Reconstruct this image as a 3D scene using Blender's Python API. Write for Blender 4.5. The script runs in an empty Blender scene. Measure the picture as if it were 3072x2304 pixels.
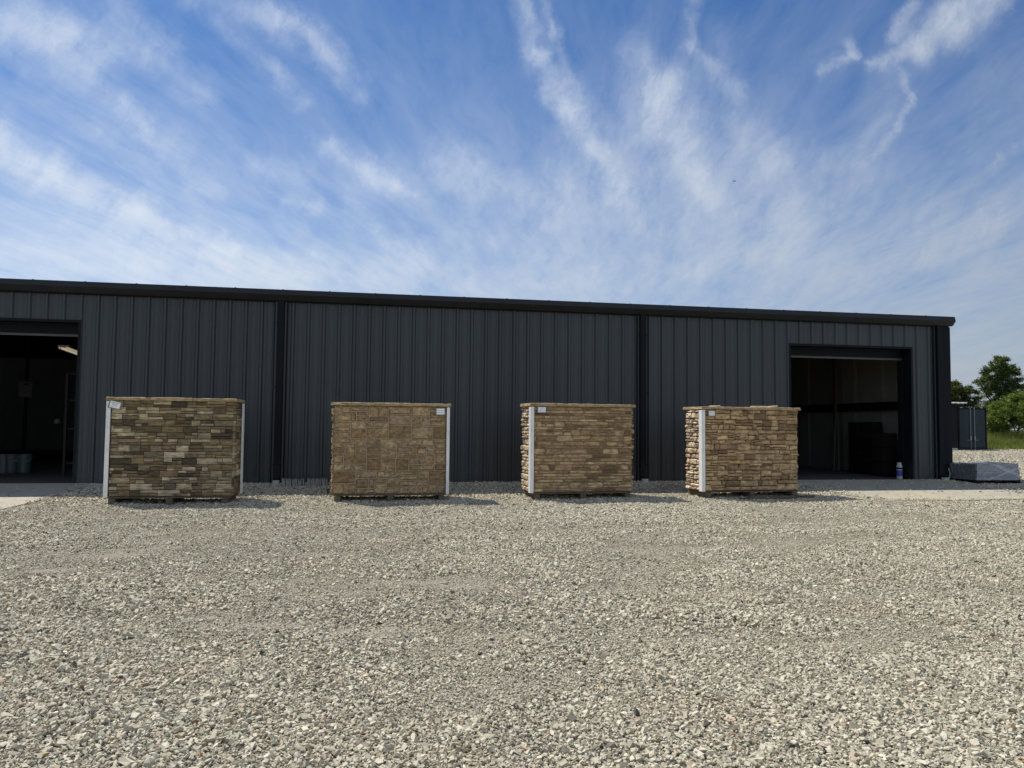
import bpy, bmesh, math, random
import numpy as np
from mathutils import Vector, Matrix, noise as mnoise
R = math.radians
scn = bpy.context.scene
COL = scn.collection

# ------------------------------------------------------------------ camera
CAM_H = 1.206
YAW, PITCH, ROLL, FPX = 0.18687, 0.05335, 0.00946, 2291.6
fwd = Vector((math.sin(YAW)*math.cos(PITCH), math.cos(YAW)*math.cos(PITCH), math.sin(PITCH)))
r0 = Vector((math.cos(YAW), -math.sin(YAW), 0)); u0 = r0.cross(fwd)
rt = r0*math.cos(ROLL)+u0*math.sin(ROLL); up = -r0*math.sin(ROLL)+u0*math.cos(ROLL)
cd = bpy.data.cameras.new('camera'); cam = bpy.data.objects.new('camera', cd); COL.objects.link(cam)
cd.sensor_width = 36; cd.lens = 36*FPX/3072; cd.clip_end = 5000; cd.clip_start = .05
M = Matrix((rt, up, -fwd)).transposed().to_4x4(); M.translation = (0, 0, CAM_H)
cam.matrix_world = M
scn.camera = cam

# ------------------------------------------------------------------ light
SDX, SDY = -.455, .45                      # horizontal run of the sun direction per metre of height
sun_dir = Vector((SDX, SDY, 1)).normalized()
sl = bpy.data.lights.new('sun', 'SUN'); sl.energy = 5.0; sl.angle = R(.53); sl.color = (1, .95, .87)
so = bpy.data.objects.new('sun', sl); COL.objects.link(so)
so.rotation_euler = sun_dir.to_track_quat('Z', 'Y').to_euler(); so.location = (-10, 10, 30)
w = bpy.data.worlds.new('World'); scn.world = w; w.use_nodes = True
scn.view_settings.view_transform = 'Standard'; scn.view_settings.look = 'None'
scn.view_settings.exposure = 0.0; scn.view_settings.gamma = 1
scn.view_settings.use_curve_mapping = False
nt = w.node_tree; nt.nodes.clear()


class NG:
    """small helper for chaining nodes"""
    def __init__(s, tree): s.t = tree
    def n(s, typ, **kw):
        nd = s.t.nodes.new(typ)
        for k, v in kw.items(): setattr(nd, k, v)
        return nd
    def put(s, sock, v):
        if v is None: return
        if hasattr(v, 'links') or isinstance(v, bpy.types.NodeSocket): s.t.links.new(v, sock)
        else: sock.default_value = v
    def m(s, op, a, b=None, c=None, clamp=False):
        nd = s.n('ShaderNodeMath', operation=op, use_clamp=clamp)
        for i, v in enumerate((a, b, c)): s.put(nd.inputs[i], v)
        return nd.outputs[0]
    def v(s, op, a, b=None, sc=None):
        nd = s.n('ShaderNodeVectorMath', operation=op)
        s.put(nd.inputs[0], a)
        if b is not None: s.put(nd.inputs[1], b)
        if sc is not None: s.put(nd.inputs['Scale'], sc)
        return nd.outputs['Value'] if op in ('DOT_PRODUCT', 'LENGTH', 'DISTANCE') else nd.outputs[0]
    def noise(s, vec, scale, detail=4, rough=.5, dist=0, out=0):
        nd = s.n('ShaderNodeTexNoise'); s.put(nd.inputs['Vector'], vec)
        nd.inputs['Scale'].default_value = scale; nd.inputs['Detail'].default_value = detail
        nd.inputs['Roughness'].default_value = rough; nd.inputs['Distortion'].default_value = dist
        return nd.outputs[out]
    def ramp(s, fac, stops, interp='LINEAR'):
        nd = s.n('ShaderNodeValToRGB'); s.put(nd.inputs[0], fac); cr = nd.color_ramp; cr.interpolation = interp
        while len(cr.elements) < len(stops): cr.elements.new(.5)
        for e, (p, c) in zip(cr.elements, stops):
            e.position = p; e.color = (*c, 1) if len(c) == 3 else c
        return nd.outputs[0]
    def mix(s, fac, a, b, blend='MIX'):
        nd = s.n('ShaderNodeMix', data_type='RGBA', blend_type=blend)
        s.put(nd.inputs[0], fac)
        for k, v in ((6, a), (7, b)):
            if isinstance(v, tuple) and len(v) == 3: v = (*v, 1)
            s.put(nd.inputs[k], v)
        return nd.outputs[2]
    def mapr(s, x, a, b, c=0, d=1, smooth=False):
        nd = s.n('ShaderNodeMapRange'); s.put(nd.inputs[0], x)
        nd.interpolation_type = 'SMOOTHSTEP' if smooth else 'LINEAR'
        for i, v in enumerate((a, b, c, d)): nd.inputs[i+1].default_value = v
        return nd.outputs[0]


SKY_STRENGTH = .10
g = NG(nt)
sky = g.n('ShaderNodeTexSky'); sky.sky_type = 'NISHITA'; sky.sun_disc = False
sky.sun_elevation = math.asin(sun_dir.z); sky.sun_rotation = math.atan2(sun_dir.x, sun_dir.y)
sky.air_density = 1.0; sky.dust_density = .6; sky.ozone_density = 2.5
geo = g.n('ShaderNodeTexCoord').outputs['Generated']
sep = g.n('ShaderNodeSeparateXYZ'); nt.links.new(geo, sep.inputs[0])
X, Y, Z = sep.outputs
yy = g.m('MAXIMUM', Y, .12)
comb = g.n('ShaderNodeCombineXYZ')
nt.links.new(g.m('DIVIDE', X, yy), comb.inputs[0]); nt.links.new(g.m('DIVIDE', Z, yy), comb.inputs[1])
AE = comb.outputs[0]                                   # tangents of bearing and height round north
zz = g.m('ADD', g.m('MAXIMUM', Z, 0.0), .06)
comb2 = g.n('ShaderNodeCombineXYZ')
nt.links.new(g.m('DIVIDE', X, zz), comb2.inputs[0]); nt.links.new(g.m('DIVIDE', Y, zz), comb2.inputs[1])
PL = comb2.outputs[0]                                  # the cirrus layer, seen from below
warp = g.v('SCALE', g.v('SUBTRACT', g.noise(PL, 1.4, 3, .55, out=1), (.5, .5, .5)), sc=.22)
PLw = g.v('ADD', PL, warp)
def rotmap(vec, ang, sc, loc=(0, 0, 0)):
    a = g.n('ShaderNodeMapping'); a.vector_type = 'POINT'; nt.links.new(vec, a.inputs[0])
    a.inputs['Rotation'].default_value = (0, 0, ang); a.inputs['Scale'].default_value = (1, 1, 1)
    b = g.n('ShaderNodeMapping'); nt.links.new(a.outputs[0], b.inputs[0]); b.inputs['Scale'].default_value = sc
    b.inputs['Location'].default_value = loc
    return b.outputs[0]
fib = g.noise(rotmap(PLw, R(20), (5.2, .8, 1)), 1.0, 8, .62, 0)
fib2 = g.noise(rotmap(PLw, R(28), (1.5, .55, 1), (3, 1, 0)), 1.0, 7, .6, 0)
fine = g.noise(rotmap(PLw, R(14), (13, 3.0, 1)), 1.0, 7, .64, 0)
wa = g.v('SCALE', g.v('SUBTRACT', g.noise(AE, 7.0, 8, .70, out=1), (.5, .5, .5)), sc=.06)
wb = g.v('SCALE', g.v('SUBTRACT', g.noise(AE, 24.0, 6, .65, out=1), (.5, .5, .5)), sc=.035)
AEw = g.v('ADD', g.v('ADD', AE, wa), wb)
feather = g.noise(rotmap(AEw, R(25), (34, 11, 1)), 1.0, 8, .68, 0)
# bands of cirrus: (bearing, height) tangents of both ends, half width, amount
BANDS = [
    (-0.4349, 0.4690, -0.3469, 0.4638, 0.0360, 0.62),
    (-0.4259, 0.4988, -0.3789, 0.4808, 0.0225, 0.29),
    (-0.3715, 0.4234, -0.3128, 0.3969, 0.0166, 0.22),
    (-0.3128, 0.3969, -0.2739, 0.3504, 0.0166, 0.22),
    (-0.2739, 0.3504, -0.2016, 0.2970, 0.0166, 0.22),
    (-0.4121, 0.4080, -0.3328, 0.3631, 0.0151, 0.15),
    (-0.3328, 0.3631, -0.2785, 0.3267, 0.0151, 0.15),
    (-0.3198, 0.5227, -0.2670, 0.4692, 0.0255, 0.26),
    (-0.2670, 0.4692, -0.2162, 0.4205, 0.0255, 0.26),
    (-0.3125, 0.3881, -0.2302, 0.3362, 0.0327, 0.14),
    (-0.2198, 0.5403, -0.1233, 0.5239, 0.0181, 0.30),
    (-0.1233, 0.5239, -0.0704, 0.4957, 0.0181, 0.30),
    (-0.0704, 0.4957, -0.0221, 0.4448, 0.0181, 0.30),
    (-0.1173, 0.5154, -0.0703, 0.4896, 0.0210, 0.25),
    (-0.1965, 0.5067, -0.1215, 0.4537, 0.0136, 0.19),
    (-0.1215, 0.4537, -0.0861, 0.4173, 0.0136, 0.19),
    (-0.1440, 0.3309, -0.0894, 0.3095, 0.0151, 0.30),
    (-0.0526, 0.3499, -0.0109, 0.3272, 0.0128, 0.42),
    (-0.0109, 0.3272, 0.0283, 0.3078, 0.0128, 0.42),
    (0.0283, 0.3078, 0.0954, 0.2924, 0.0068, 0.25),
    (-0.1058, 0.2795, -0.0655, 0.2760, 0.0075, 0.29),
    (-0.0338, 0.2932, 0.0084, 0.2501, 0.0106, 0.19),
    (0.0084, 0.2501, 0.0419, 0.2152, 0.0106, 0.19),
    (-0.0135, 0.3099, 0.1196, 0.3316, 0.0327, 0.18),
    (-0.2235, 0.2955, -0.1848, 0.2893, 0.0136, 0.23),
    (-0.1749, 0.3345, -0.0583, 0.2101, 0.0225, 0.11),
    (0.0946, 0.3486, 0.2472, 0.3021, 0.0327, 0.30),
    (-0.4500, 0.3448, -0.3773, 0.3021, 0.0181, 0.52),
    (-0.3773, 0.3021, -0.2815, 0.2567, 0.0181, 0.52),
    (-0.2815, 0.2567, -0.1825, 0.2069, 0.0181, 0.52),
    (-0.1825, 0.2069, -0.0921, 0.1846, 0.0181, 0.52),
    (-0.4499, 0.3420, -0.3875, 0.3013, 0.0360, 0.30),
    (-0.3875, 0.3013, -0.2812, 0.2451, 0.0360, 0.30),
    (-0.2812, 0.2451, -0.1709, 0.1869, 0.0360, 0.30),
    (-0.4467, 0.2633, -0.3492, 0.2383, 0.0166, 0.15),
    (-0.3492, 0.2383, -0.2640, 0.2085, 0.0166, 0.15),
    (-0.4437, 0.1909, -0.2793, 0.1876, 0.0294, 0.47),
    (-0.2793, 0.1876, -0.1034, 0.1781, 0.0294, 0.47),
    (0.0296, 0.2298, 0.0722, 0.2105, 0.0196, 0.34),
    (0.0722, 0.2105, 0.1277, 0.1853, 0.0196, 0.34),
    (-0.0866, 0.1908, 0.0363, 0.1904, 0.0262, 0.45),
    (0.1995, 0.5894, 0.2229, 0.5070, 0.0151, 0.38),
    (0.2229, 0.5070, 0.2627, 0.4358, 0.0151, 0.38),
    (0.2627, 0.4358, 0.3061, 0.3774, 0.0151, 0.38),
    (0.3061, 0.3774, 0.3364, 0.3143, 0.0151, 0.38),
    (0.2321, 0.5932, 0.2456, 0.5421, 0.0091, 0.24),
    (0.2456, 0.5421, 0.2691, 0.4723, 0.0091, 0.24),
    (0.2526, 0.4707, 0.2926, 0.4220, 0.0210, 0.29),
    (0.3127, 0.3779, 0.3465, 0.3084, 0.0294, 0.30),
    (0.3598, 0.5275, 0.4045, 0.4784, 0.0255, 0.27),
    (0.4045, 0.4784, 0.3941, 0.4240, 0.0255, 0.27),
    (0.3941, 0.4240, 0.4495, 0.3550, 0.0255, 0.27),
    (0.4495, 0.3550, 0.4915, 0.3043, 0.0255, 0.27),
    (0.3804, 0.4694, 0.4217, 0.3862, 0.0393, 0.30),
    (0.4540, 0.6191, 0.4417, 0.5495, 0.0121, 0.26),
    (0.4417, 0.5495, 0.4713, 0.5117, 0.0121, 0.26),
    (0.4713, 0.5117, 0.5213, 0.4824, 0.0121, 0.26),
    (0.4930, 0.5686, 0.5069, 0.4811, 0.0225, 0.11),
    (0.4080, 0.4452, 0.5781, 0.3368, 0.0720, 0.36),
    (0.5353, 0.4222, 0.5859, 0.3783, 0.0286, 0.26),
    (0.2798, 0.3171, 0.6287, 0.2581, 0.0720, 0.34),
    (0.4356, 0.3540, 0.4775, 0.3168, 0.0121, 0.22),
    (0.9438, 0.6838, 0.8765, 0.6318, 0.0275, 0.64),
    (0.8765, 0.6318, 0.8148, 0.5815, 0.0275, 0.64),
    (0.8270, 0.5900, 0.7352, 0.5362, 0.0113, 0.54),
    (0.8084, 0.6533, 0.7714, 0.5913, 0.0121, 0.36),
    (0.6972, 0.5728, 0.7023, 0.5521, 0.0091, 0.38),
    (0.7023, 0.5521, 0.6509, 0.5258, 0.0091, 0.38),
    (0.9604, 0.6783, 0.8919, 0.5968, 0.0225, 0.29),
    (0.7821, 0.5314, 0.7972, 0.4970, 0.0068, 0.26),
    (0.7972, 0.4970, 0.7727, 0.4557, 0.0068, 0.26),
    (0.7727, 0.4557, 0.7407, 0.4072, 0.0068, 0.26),
    (0.7702, 0.5267, 0.7293, 0.4169, 0.0262, 0.16),
    (0.6527, 0.3832, 0.7211, 0.3882, 0.0263, 0.20),
    (1.0103, 0.3801, 0.9255, 0.3166, 0.0286, 0.30),
    (0.9255, 0.3166, 0.8199, 0.2681, 0.0286, 0.30),
    (0.8199, 0.2681, 0.6655, 0.2258, 0.0286, 0.30),
    (1.0126, 0.4537, 0.9360, 0.4003, 0.0075, 0.25),
    (1.0165, 0.5800, 0.9044, 0.4450, 0.0393, 0.16),
    (0.6073, 0.3182, 0.5919, 0.2562, 0.0225, 0.26),
    (0.5919, 0.2562, 0.4491, 0.2190, 0.0225, 0.26),
    (0.4491, 0.2190, 0.3133, 0.2030, 0.0225, 0.26),
    (0.3133, 0.2030, 0.1715, 0.1809, 0.0225, 0.26),
    (0.7435, 0.3478, 0.9816, 0.2621, 0.0589, 0.25),
    (0.1206, 0.2565, 0.2803, 0.2271, 0.0262, 0.25),
]
tot = None
for (ax, az, bx, bz, wd, amt) in BANDS:
    dx, dz = bx-ax, bz-az; L2 = dx*dx+dz*dz
    # the tiny term only keeps the bands in order when the sky is compiled
    o_ = g.v('SCALE', (1.0, 1.0, 0.0), sc=g.m('MULTIPLY', tot, 1e-7)) if tot is not None else (0, 0, 0)
    rel = g.v('SUBTRACT', g.v('ADD', AEw, o_), (ax, az, 0))
    t = g.v('DOT_PRODUCT', rel, (dx/L2, dz/L2, 0))
    t = g.m('MULTIPLY', t, 1.0, clamp=True)
    d = g.v('LENGTH', g.v('SUBTRACT', rel, g.v('SCALE', (dx, dz, 0), sc=t)))
    q = g.m('MULTIPLY', d, 1/wd); q = g.m('MULTIPLY', q, q)
    tot = g.m('MULTIPLY_ADD', g.m('POWER', 2.7183, g.m('MULTIPLY', q, -1.0)), amt, tot if tot is not None else 0.0)
streak = g.m('ADD', g.m('MULTIPLY', fib, .42), g.m('ADD', g.m('MULTIPLY', fib2, .26), g.m('MULTIPLY', fine, .36)))
hz = g.m('POWER', 2.7183, g.m('MULTIPLY', g.m('MAXIMUM', Z, 0.0), -8.0))
cov = g.m('ADD', g.m('MULTIPLY', tot, g.mapr(feather, .32, .70, .42, 1.45)), g.m('MULTIPLY', hz, 3.3))
cov = g.m('ADD', cov, g.mapr(Y, .05, -.45, .02, .62))          # extra cloud added over the unseen south sky to fill the shaded fronts
dens = g.m('ADD', g.m('MULTIPLY', cov, .80), g.m('MULTIPLY', g.m('SUBTRACT', streak, .53), g.m('MULTIPLY_ADD', cov, 2.1, .30)))
dens = g.m('MAXIMUM', dens, 0.0)
dens = g.m('SUBTRACT', 1.0, g.m('POWER', 2.7183, g.m('MULTIPLY', dens, -1.25)))
# thin cloud is brighter on the sun's side
sdot = g.v('DOT_PRODUCT', geo, tuple(sun_dir))
cb = g.m('MAXIMUM', g.mapr(sdot, .08, .62, .60, 1.0), g.mapr(Y, .1, -.5, .5, 1.0))  # the added south cloud is lifted too, for more fill
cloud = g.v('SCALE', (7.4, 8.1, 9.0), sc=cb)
skycol = g.mix(1.0, sky.outputs[0], (.33, .64, .98), 'MULTIPLY')
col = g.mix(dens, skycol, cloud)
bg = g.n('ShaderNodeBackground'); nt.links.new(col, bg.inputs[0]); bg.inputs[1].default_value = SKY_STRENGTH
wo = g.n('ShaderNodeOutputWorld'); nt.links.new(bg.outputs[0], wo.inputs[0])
w.cycles.sampling_method = 'MANUAL'; w.cycles.sample_map_resolution = 512

# ------------------------------------------------------------------ helpers
def at(px, py, Yd):
    """the point seen at photo pixel (px, py) at distance Yd north of the camera"""
    d = fwd+rt*((px-1536)/FPX)+up*((1152-py)/FPX)
    return Vector((0, 0, CAM_H))+d*(Yd/d.y)

def ground_z(x, y):
    ys = [2, 11, 12.5, 13.4, 13.95, 15.95]; zs = [-.13, -.13, -.122, -.108, -.088, 0.0]
    z = np.interp(y, ys, zs)
    far = -.1*np.clip((y-16.5)/5, 0, 1)
    z = np.where(y > 15.95, far, z)
    bump = .010*np.sin(x*1.3+y*.7)*np.sin(y*1.9-x*.4)+.007*np.sin(x*3.1+1)*np.sin(y*2.3+x*.9)
    amp = np.clip((15.0-y)/3, 0.15, 1)
    bump = bump-.014*lanes(x, y)+.006*np.sin(x*6.1+y*2)*np.sin(y*5.3-x*1.7)
    return z+bump*amp

def lanes(x, y):
    """how compacted the stone is: two curved pairs of wheel tracks"""
    out = 0
    for (c0, c1, c2, off) in ((9.6, .05, .022, 0), (9.6, .05, .022, 1.55), (5.9, -.22, .012, 0), (5.9, -.22, .012, 1.5)):
        d = y-(c0-off+c1*(x-3)+c2*(x-3)**2); out = out+np.exp(-(d/.24)**2)
    return np.clip(out, 0, 1)

def gz(x, y): return float(ground_z(np.float64(x), np.float64(y)))

class MB:
    def __init__(s): s.v = []; s.f = []
    def add(s, vs, fs):
        o = len(s.v); s.v += [tuple(p) for p in vs]; s.f += [tuple(i+o for i in f) for f in fs]; return s
    def box(s, x0, y0, z0, x1, y1, z1, mat=None):
        vs = [Vector(p) for p in ((x0, y0, z0), (x1, y0, z0), (x1, y1, z0), (x0, y1, z0), (x0, y0, z1), (x1, y0, z1), (x1, y1, z1), (x0, y1, z1))]
        if mat is not None: vs = [mat@p for p in vs]
        return s.add(vs, [(0, 3, 2, 1), (4, 5, 6, 7), (0, 1, 5, 4), (1, 2, 6, 5), (2, 3, 7, 6), (3, 0, 4, 7)])
    def tube(s, pts, rad, n=8, cap=True):
        pts = [Vector(p) for p in pts]
        if not hasattr(rad, '__len__'): rad = [rad]*len(pts)
        rings = []
        for i, p in enumerate(pts):
            d = (pts[min(i+1, len(pts)-1)]-pts[max(i-1, 0)]).normalized()
            a = d.cross(Vector((0, 0, 1)) if abs(d.z) < .9 else Vector((1, 0, 0))).normalized(); b = d.cross(a)
            rings.append([p+(a*math.cos(2*math.pi*k/n)+b*math.sin(2*math.pi*k/n))*rad[i] for k in range(n)])
        vs = [q for r_ in rings for q in r_]; fs = []
        for i in range(len(pts)-1):
            for k in range(n):
                fs.append((i*n+k, i*n+(k+1) % n, (i+1)*n+(k+1) % n, (i+1)*n+k))
        if cap: fs += [tuple(range(n))[::-1], tuple((len(pts)-1)*n+k for k in range(n))]
        return s.add(vs, fs)
    def lathe(s, prof, c=(0, 0, 0), n=20):
        vs = []; fs = []
        for (r_, z) in prof:
            for k in range(n):
                vs.append((c[0]+r_*math.cos(2*math.pi*k/n), c[1]+r_*math.sin(2*math.pi*k/n), c[2]+z))
        for i in range(len(prof)-1):
            for k in range(n): fs.append((i*n+k, i*n+(k+1) % n, (i+1)*n+(k+1) % n, (i+1)*n+k))
        return s.add(vs, fs)
    def extrude_x(s, prof, x0, x1):
        """closed (y,z) outline run along x"""
        n = len(prof)
        vs = [(x0, a, b) for a, b in prof]+[(x1, a, b) for a, b in prof]
        fs = [(i, (i+1) % n, n+(i+1) % n, n+i) for i in range(n)]+[tuple(range(n))[::-1], tuple(range(n, 2*n))]
        return s.add(vs, fs)
    def build(s, name, mat, parent=None, smooth=False, bevel=0, label=None):
        me = bpy.data.meshes.new(name); me.from_pydata(s.v, [], s.f); me.update()
        if mat: me.materials.append(mat)
        if smooth:
            me.polygons.foreach_set('use_smooth', [True]*len(me.polygons))
        o = bpy.data.objects.new(name, me); COL.objects.link(o)
        bm = bmesh.new(); bm.from_mesh(me); bmesh.ops.recalc_face_normals(bm, faces=bm.faces)
        if bevel: bmesh.ops.bevel(bm, geom=bm.edges[:], offset=bevel, segments=1, affect='EDGES')
        bm.to_mesh(me); bm.free()
        if parent: o.parent = parent
        if label: o['label'] = label
        return o

def np_mesh(name, V, F, mat, parent=None):
    """fast mesh from numpy arrays (F all triangles or all quads)"""
    me = bpy.data.meshes.new(name); n = F.shape[1]
    me.vertices.add(len(V)); me.vertices.foreach_set('co', V.astype(np.float32).ravel())
    me.loops.add(F.size); me.loops.foreach_set('vertex_index', F.astype(np.int32).ravel())
    me.polygons.add(len(F)); me.polygons.foreach_set('loop_start', np.arange(0, F.size, n, dtype=np.int32))
    me.polygons.foreach_set('use_smooth', np.zeros(len(F), dtype=bool))
    me.update(calc_edges=True); me.materials.append(mat)
    o = bpy.data.objects.new(name, me); COL.objects.link(o)
    if parent: o.parent = parent
    return o

def tag(o, label=None, cat=None, group=None, kind=None):
    if label: o['label'] = label
    if cat: o['category'] = cat
    if group: o['group'] = group
    if kind: o['kind'] = kind
    return o

def thing(name, label, cat, loc=(0, 0, 0), rz=0, group=None):
    o = bpy.data.objects.new(name, None); COL.objects.link(o); o.location = loc; o.rotation_euler = (0, 0, rz)
    o.empty_display_size = .2
    return tag(o, label, cat, group)

def copy_tree(o, parent=None):
    c = o.copy(); COL.objects.link(c)
    if parent: c.parent = parent
    for ch in list(o.children): copy_tree(ch, c)
    return c

def principled(name):
    m = bpy.data.materials.new(name); m.use_nodes = True
    b = m.node_tree.nodes['Principled BSDF']; return m, NG(m.node_tree), b

def mat(name, c, rough=.6, metal=0, var=.12, scale=6, bump=0, bscale=60, spec=.5, dirt=None):
    """a plain surface with slight mottling and optional bump"""
    m, q, b = principled(name)
    tc = q.n('ShaderNodeTexCoord').outputs['Object']
    nz = q.noise(tc, scale, 6, .6)
    f = q.mapr(nz, .3, .7, 1-var, 1+var)
    col = q.v('SCALE', c, sc=f)
    if dirt:
        col = q.mix(q.mapr(q.noise(tc, scale*.35, 8, .7), .52, .75, 0, .8), col, dirt)
    q.put(b.inputs['Base Color'], col)
    b.inputs['Roughness'].default_value = rough; b.inputs['Metallic'].default_value = metal
    b.inputs['Specular IOR Level'].default_value = spec
    if bump:
        bp = q.n('ShaderNodeBump'); bp.inputs['Strength'].default_value = bump; bp.inputs['Distance'].default_value = .01
        q.put(bp.inputs['Height'], q.noise(tc, bscale, 5, .6)); q.put(b.inputs['Normal'], bp.outputs[0])
    return m

# ------------------------------------------------------------------ materials
def metal_paint(name, c, rough=.42, spec=.5):
    m, q, b = principled(name)
    tc = q.n('ShaderNodeTexCoord').outputs['Object']
    mp = q.n('ShaderNodeMapping'); q.put(mp.inputs[0], tc); mp.inputs['Scale'].default_value = (3, 3, .35)
    a = q.noise(mp.outputs[0], 2.0, 6, .6); dust = q.mapr(q.noise(tc, 30, 4, .7), .4, .8, 0, 1)
    sepn = q.n('ShaderNodeSeparateXYZ'); q.put(sepn.inputs[0], tc)
    low = q.mapr(sepn.outputs[2], 0, .7, .35, 0, True)          # splashed dust on the foot of the sheets
    col = q.v('SCALE', c, sc=q.mapr(a, .3, .7, .88, 1.12))
    col = q.mix(q.m('MULTIPLY', low, dust), col, (.20, .18, .15))
    q.put(b.inputs['Base Color'], col); q.put(b.inputs['Roughness'], q.mapr(a, .3, .7, rough-.06, rough+.08))
    b.inputs['Specular IOR Level'].default_value = spec
    # each sheet took its paint a little differently
    sx = q.m('FLOOR', q.m('DIVIDE', q.m('ADD', sepn.outputs[0], 1.36), .9144)); wn = q.n('ShaderNodeTexWhiteNoise', noise_dimensions='1D'); q.put(wn.inputs['W'], sx)
    col2 = q.v('SCALE', col, sc=q.mapr(wn.outputs[0], 0, 1, .9, 1.1)); q.put(b.inputs['Base Color'], col2)
    bp = q.n('ShaderNodeBump'); bp.inputs['Strength'].default_value = .12; bp.inputs['Distance'].default_value = .02
    q.put(bp.inputs['Height'], q.noise(mp.outputs[0], 1.3, 3, .5)); q.put(b.inputs['Normal'], bp.outputs[0])
    return m
M_WALL = metal_paint('charcoal_sheet', (.030, .039, .044))
M_TRIM = metal_paint('black_trim', (.006, .008, .011), .55, .14)
M_GUT = metal_paint('gutter_black', (.020, .022, .024), .5, .3)
M_ROOF = mat('roof_metal', (.1, .12, .13), .5)
M_INS = mat('insulation_vinyl', (.23, .23, .205), .45, var=.08, scale=2, bump=.6, bscale=3)
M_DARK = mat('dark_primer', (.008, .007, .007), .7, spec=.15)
M_WHITE = mat('white_pvc', (.84, .83, .80), .45, var=.06, scale=9, dirt=(.52, .49, .42))
M_PALE = mat('pale_plastic', (.5, .5, .48), .5)

def concrete(name, base, dust):
    m, q, b = principled(name)
    tc = q.n('ShaderNodeTexCoord').outputs['Object']
    a = q.noise(tc, .9, 8, .65, .4); c2 = q.noise(tc, 9, 8, .7)
    col = q.mix(q.mapr(a, .35, .65), base, dust)
    col = q.mix(1.0, col, q.ramp(c2, [(.3, (.72, .72, .72)), (.6, (1, 1, 1))]), 'MULTIPLY')
    cr = q.n('ShaderNodeTexVoronoi', feature='DISTANCE_TO_EDGE'); q.put(cr.inputs['Vector'], q.v('ADD', tc, q.v('SCALE', q.noise(tc, 1.2, 5, .6, out=1), sc=.9)))
    cr.inputs['Scale'].default_value = .45
    crack = q.mapr(cr.outputs[0], 0, .008, .55, 1)
    col = q.mix(1.0, col, q.ramp(crack, [(0, (0, 0, 0)), (1, (1, 1, 1))]), 'MULTIPLY')
    q.put(b.inputs['Base Color'], col); b.inputs['Roughness'].default_value = .85
    bp = q.n('ShaderNodeBump'); bp.inputs['Strength'].default_value = .5; bp.inputs['Distance'].default_value = .01
    q.put(bp.inputs['Height'], c2); q.put(b.inputs['Normal'], bp.outputs[0])
    return m
M_CONC = concrete('concrete', (.42, .375, .295), (.48, .425, .32))
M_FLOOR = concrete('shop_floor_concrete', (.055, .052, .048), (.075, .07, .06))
M_CONC2 = concrete('dusty_concrete', (.40, .37, .30), (.47, .41, .27))

GRAVEL_STOPS = [(0, (.07, .066, .055)), (.06, (.20, .185, .14)), (.16, (.37, .34, .245)), (.38, (.53, .49, .36)),
                (.62, (.63, .585, .445)), (.80, (.45, .395, .285)), (.90, (.74, .69, .55)), (.96, (.48, .37, .27)), (.988, (.46, .35, .20)), (1, (.24, .15, .10))]
def gravel_mat():
    m, q, b = principled('limestone_gravel')
    gi = q.n('ShaderNodeNewGeometry'); rnd = gi.outputs['Random Per Island']; pos = gi.outputs['Position']
    col = q.ramp(rnd, GRAVEL_STOPS)
    big = q.noise(pos, .55, 5, .6); sand = q.mapr(big, .54, .70)
    pink = q.mapr(q.noise(pos, .9, 4, .6, .3), .55, .75, 0, .45)
    col = q.mix(pink, col, q.mix(1.0, col, (1.12, .92, .86), 'MULTIPLY'))
    col = q.mix(q.m('MULTIPLY', sand, .5), col, (.43, .37, .27))
    col = q.mix(1.0, col, q.ramp(q.noise(pos, 90, 4, .7), [(.3, (.80, .80, .80)), (.65, (1.05, 1.05, 1.05))]), 'MULTIPLY')
    q.put(b.inputs['Base Color'], col); b.inputs['Roughness'].default_value = .85; b.inputs['Specular IOR Level'].default_value = .3
    return m
def gravel_sheet_mat():
    m, q, b = principled('fine_gravel_bed')
    pos = q.n('ShaderNodeNewGeometry').outputs['Position']
    vo = q.n('ShaderNodeTexVoronoi'); q.put(vo.inputs['Vector'], pos); vo.inputs['Scale'].default_value = 75
    sp = q.n('ShaderNodeSeparateColor'); q.put(sp.inputs[0], vo.outputs['Color'])
    col = q.ramp(sp.outputs[0], [(a, tuple(x*.62 for x in c)) for a, c in GRAVEL_STOPS])  # stops darkened so the gaps between stones look shaded
    big = q.noise(pos, .55, 5, .6); col = q.mix(q.mapr(big, .5, .7, .15, .8), col, (.38, .32, .22))
    q.put(b.inputs['Base Color'], col); b.inputs['Roughness'].default_value = .9
    bp = q.n('ShaderNodeBump'); bp.inputs['Strength'].default_value = 1; bp.inputs['Distance'].default_value = .015
    q.put(bp.inputs['Height'], q.m('SUBTRACT', 1.0, vo.outputs['Distance'])); q.put(b.inputs['Normal'], bp.outputs[0])
    return m
M_GRAVEL = gravel_mat(); M_BED = gravel_sheet_mat()

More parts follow.
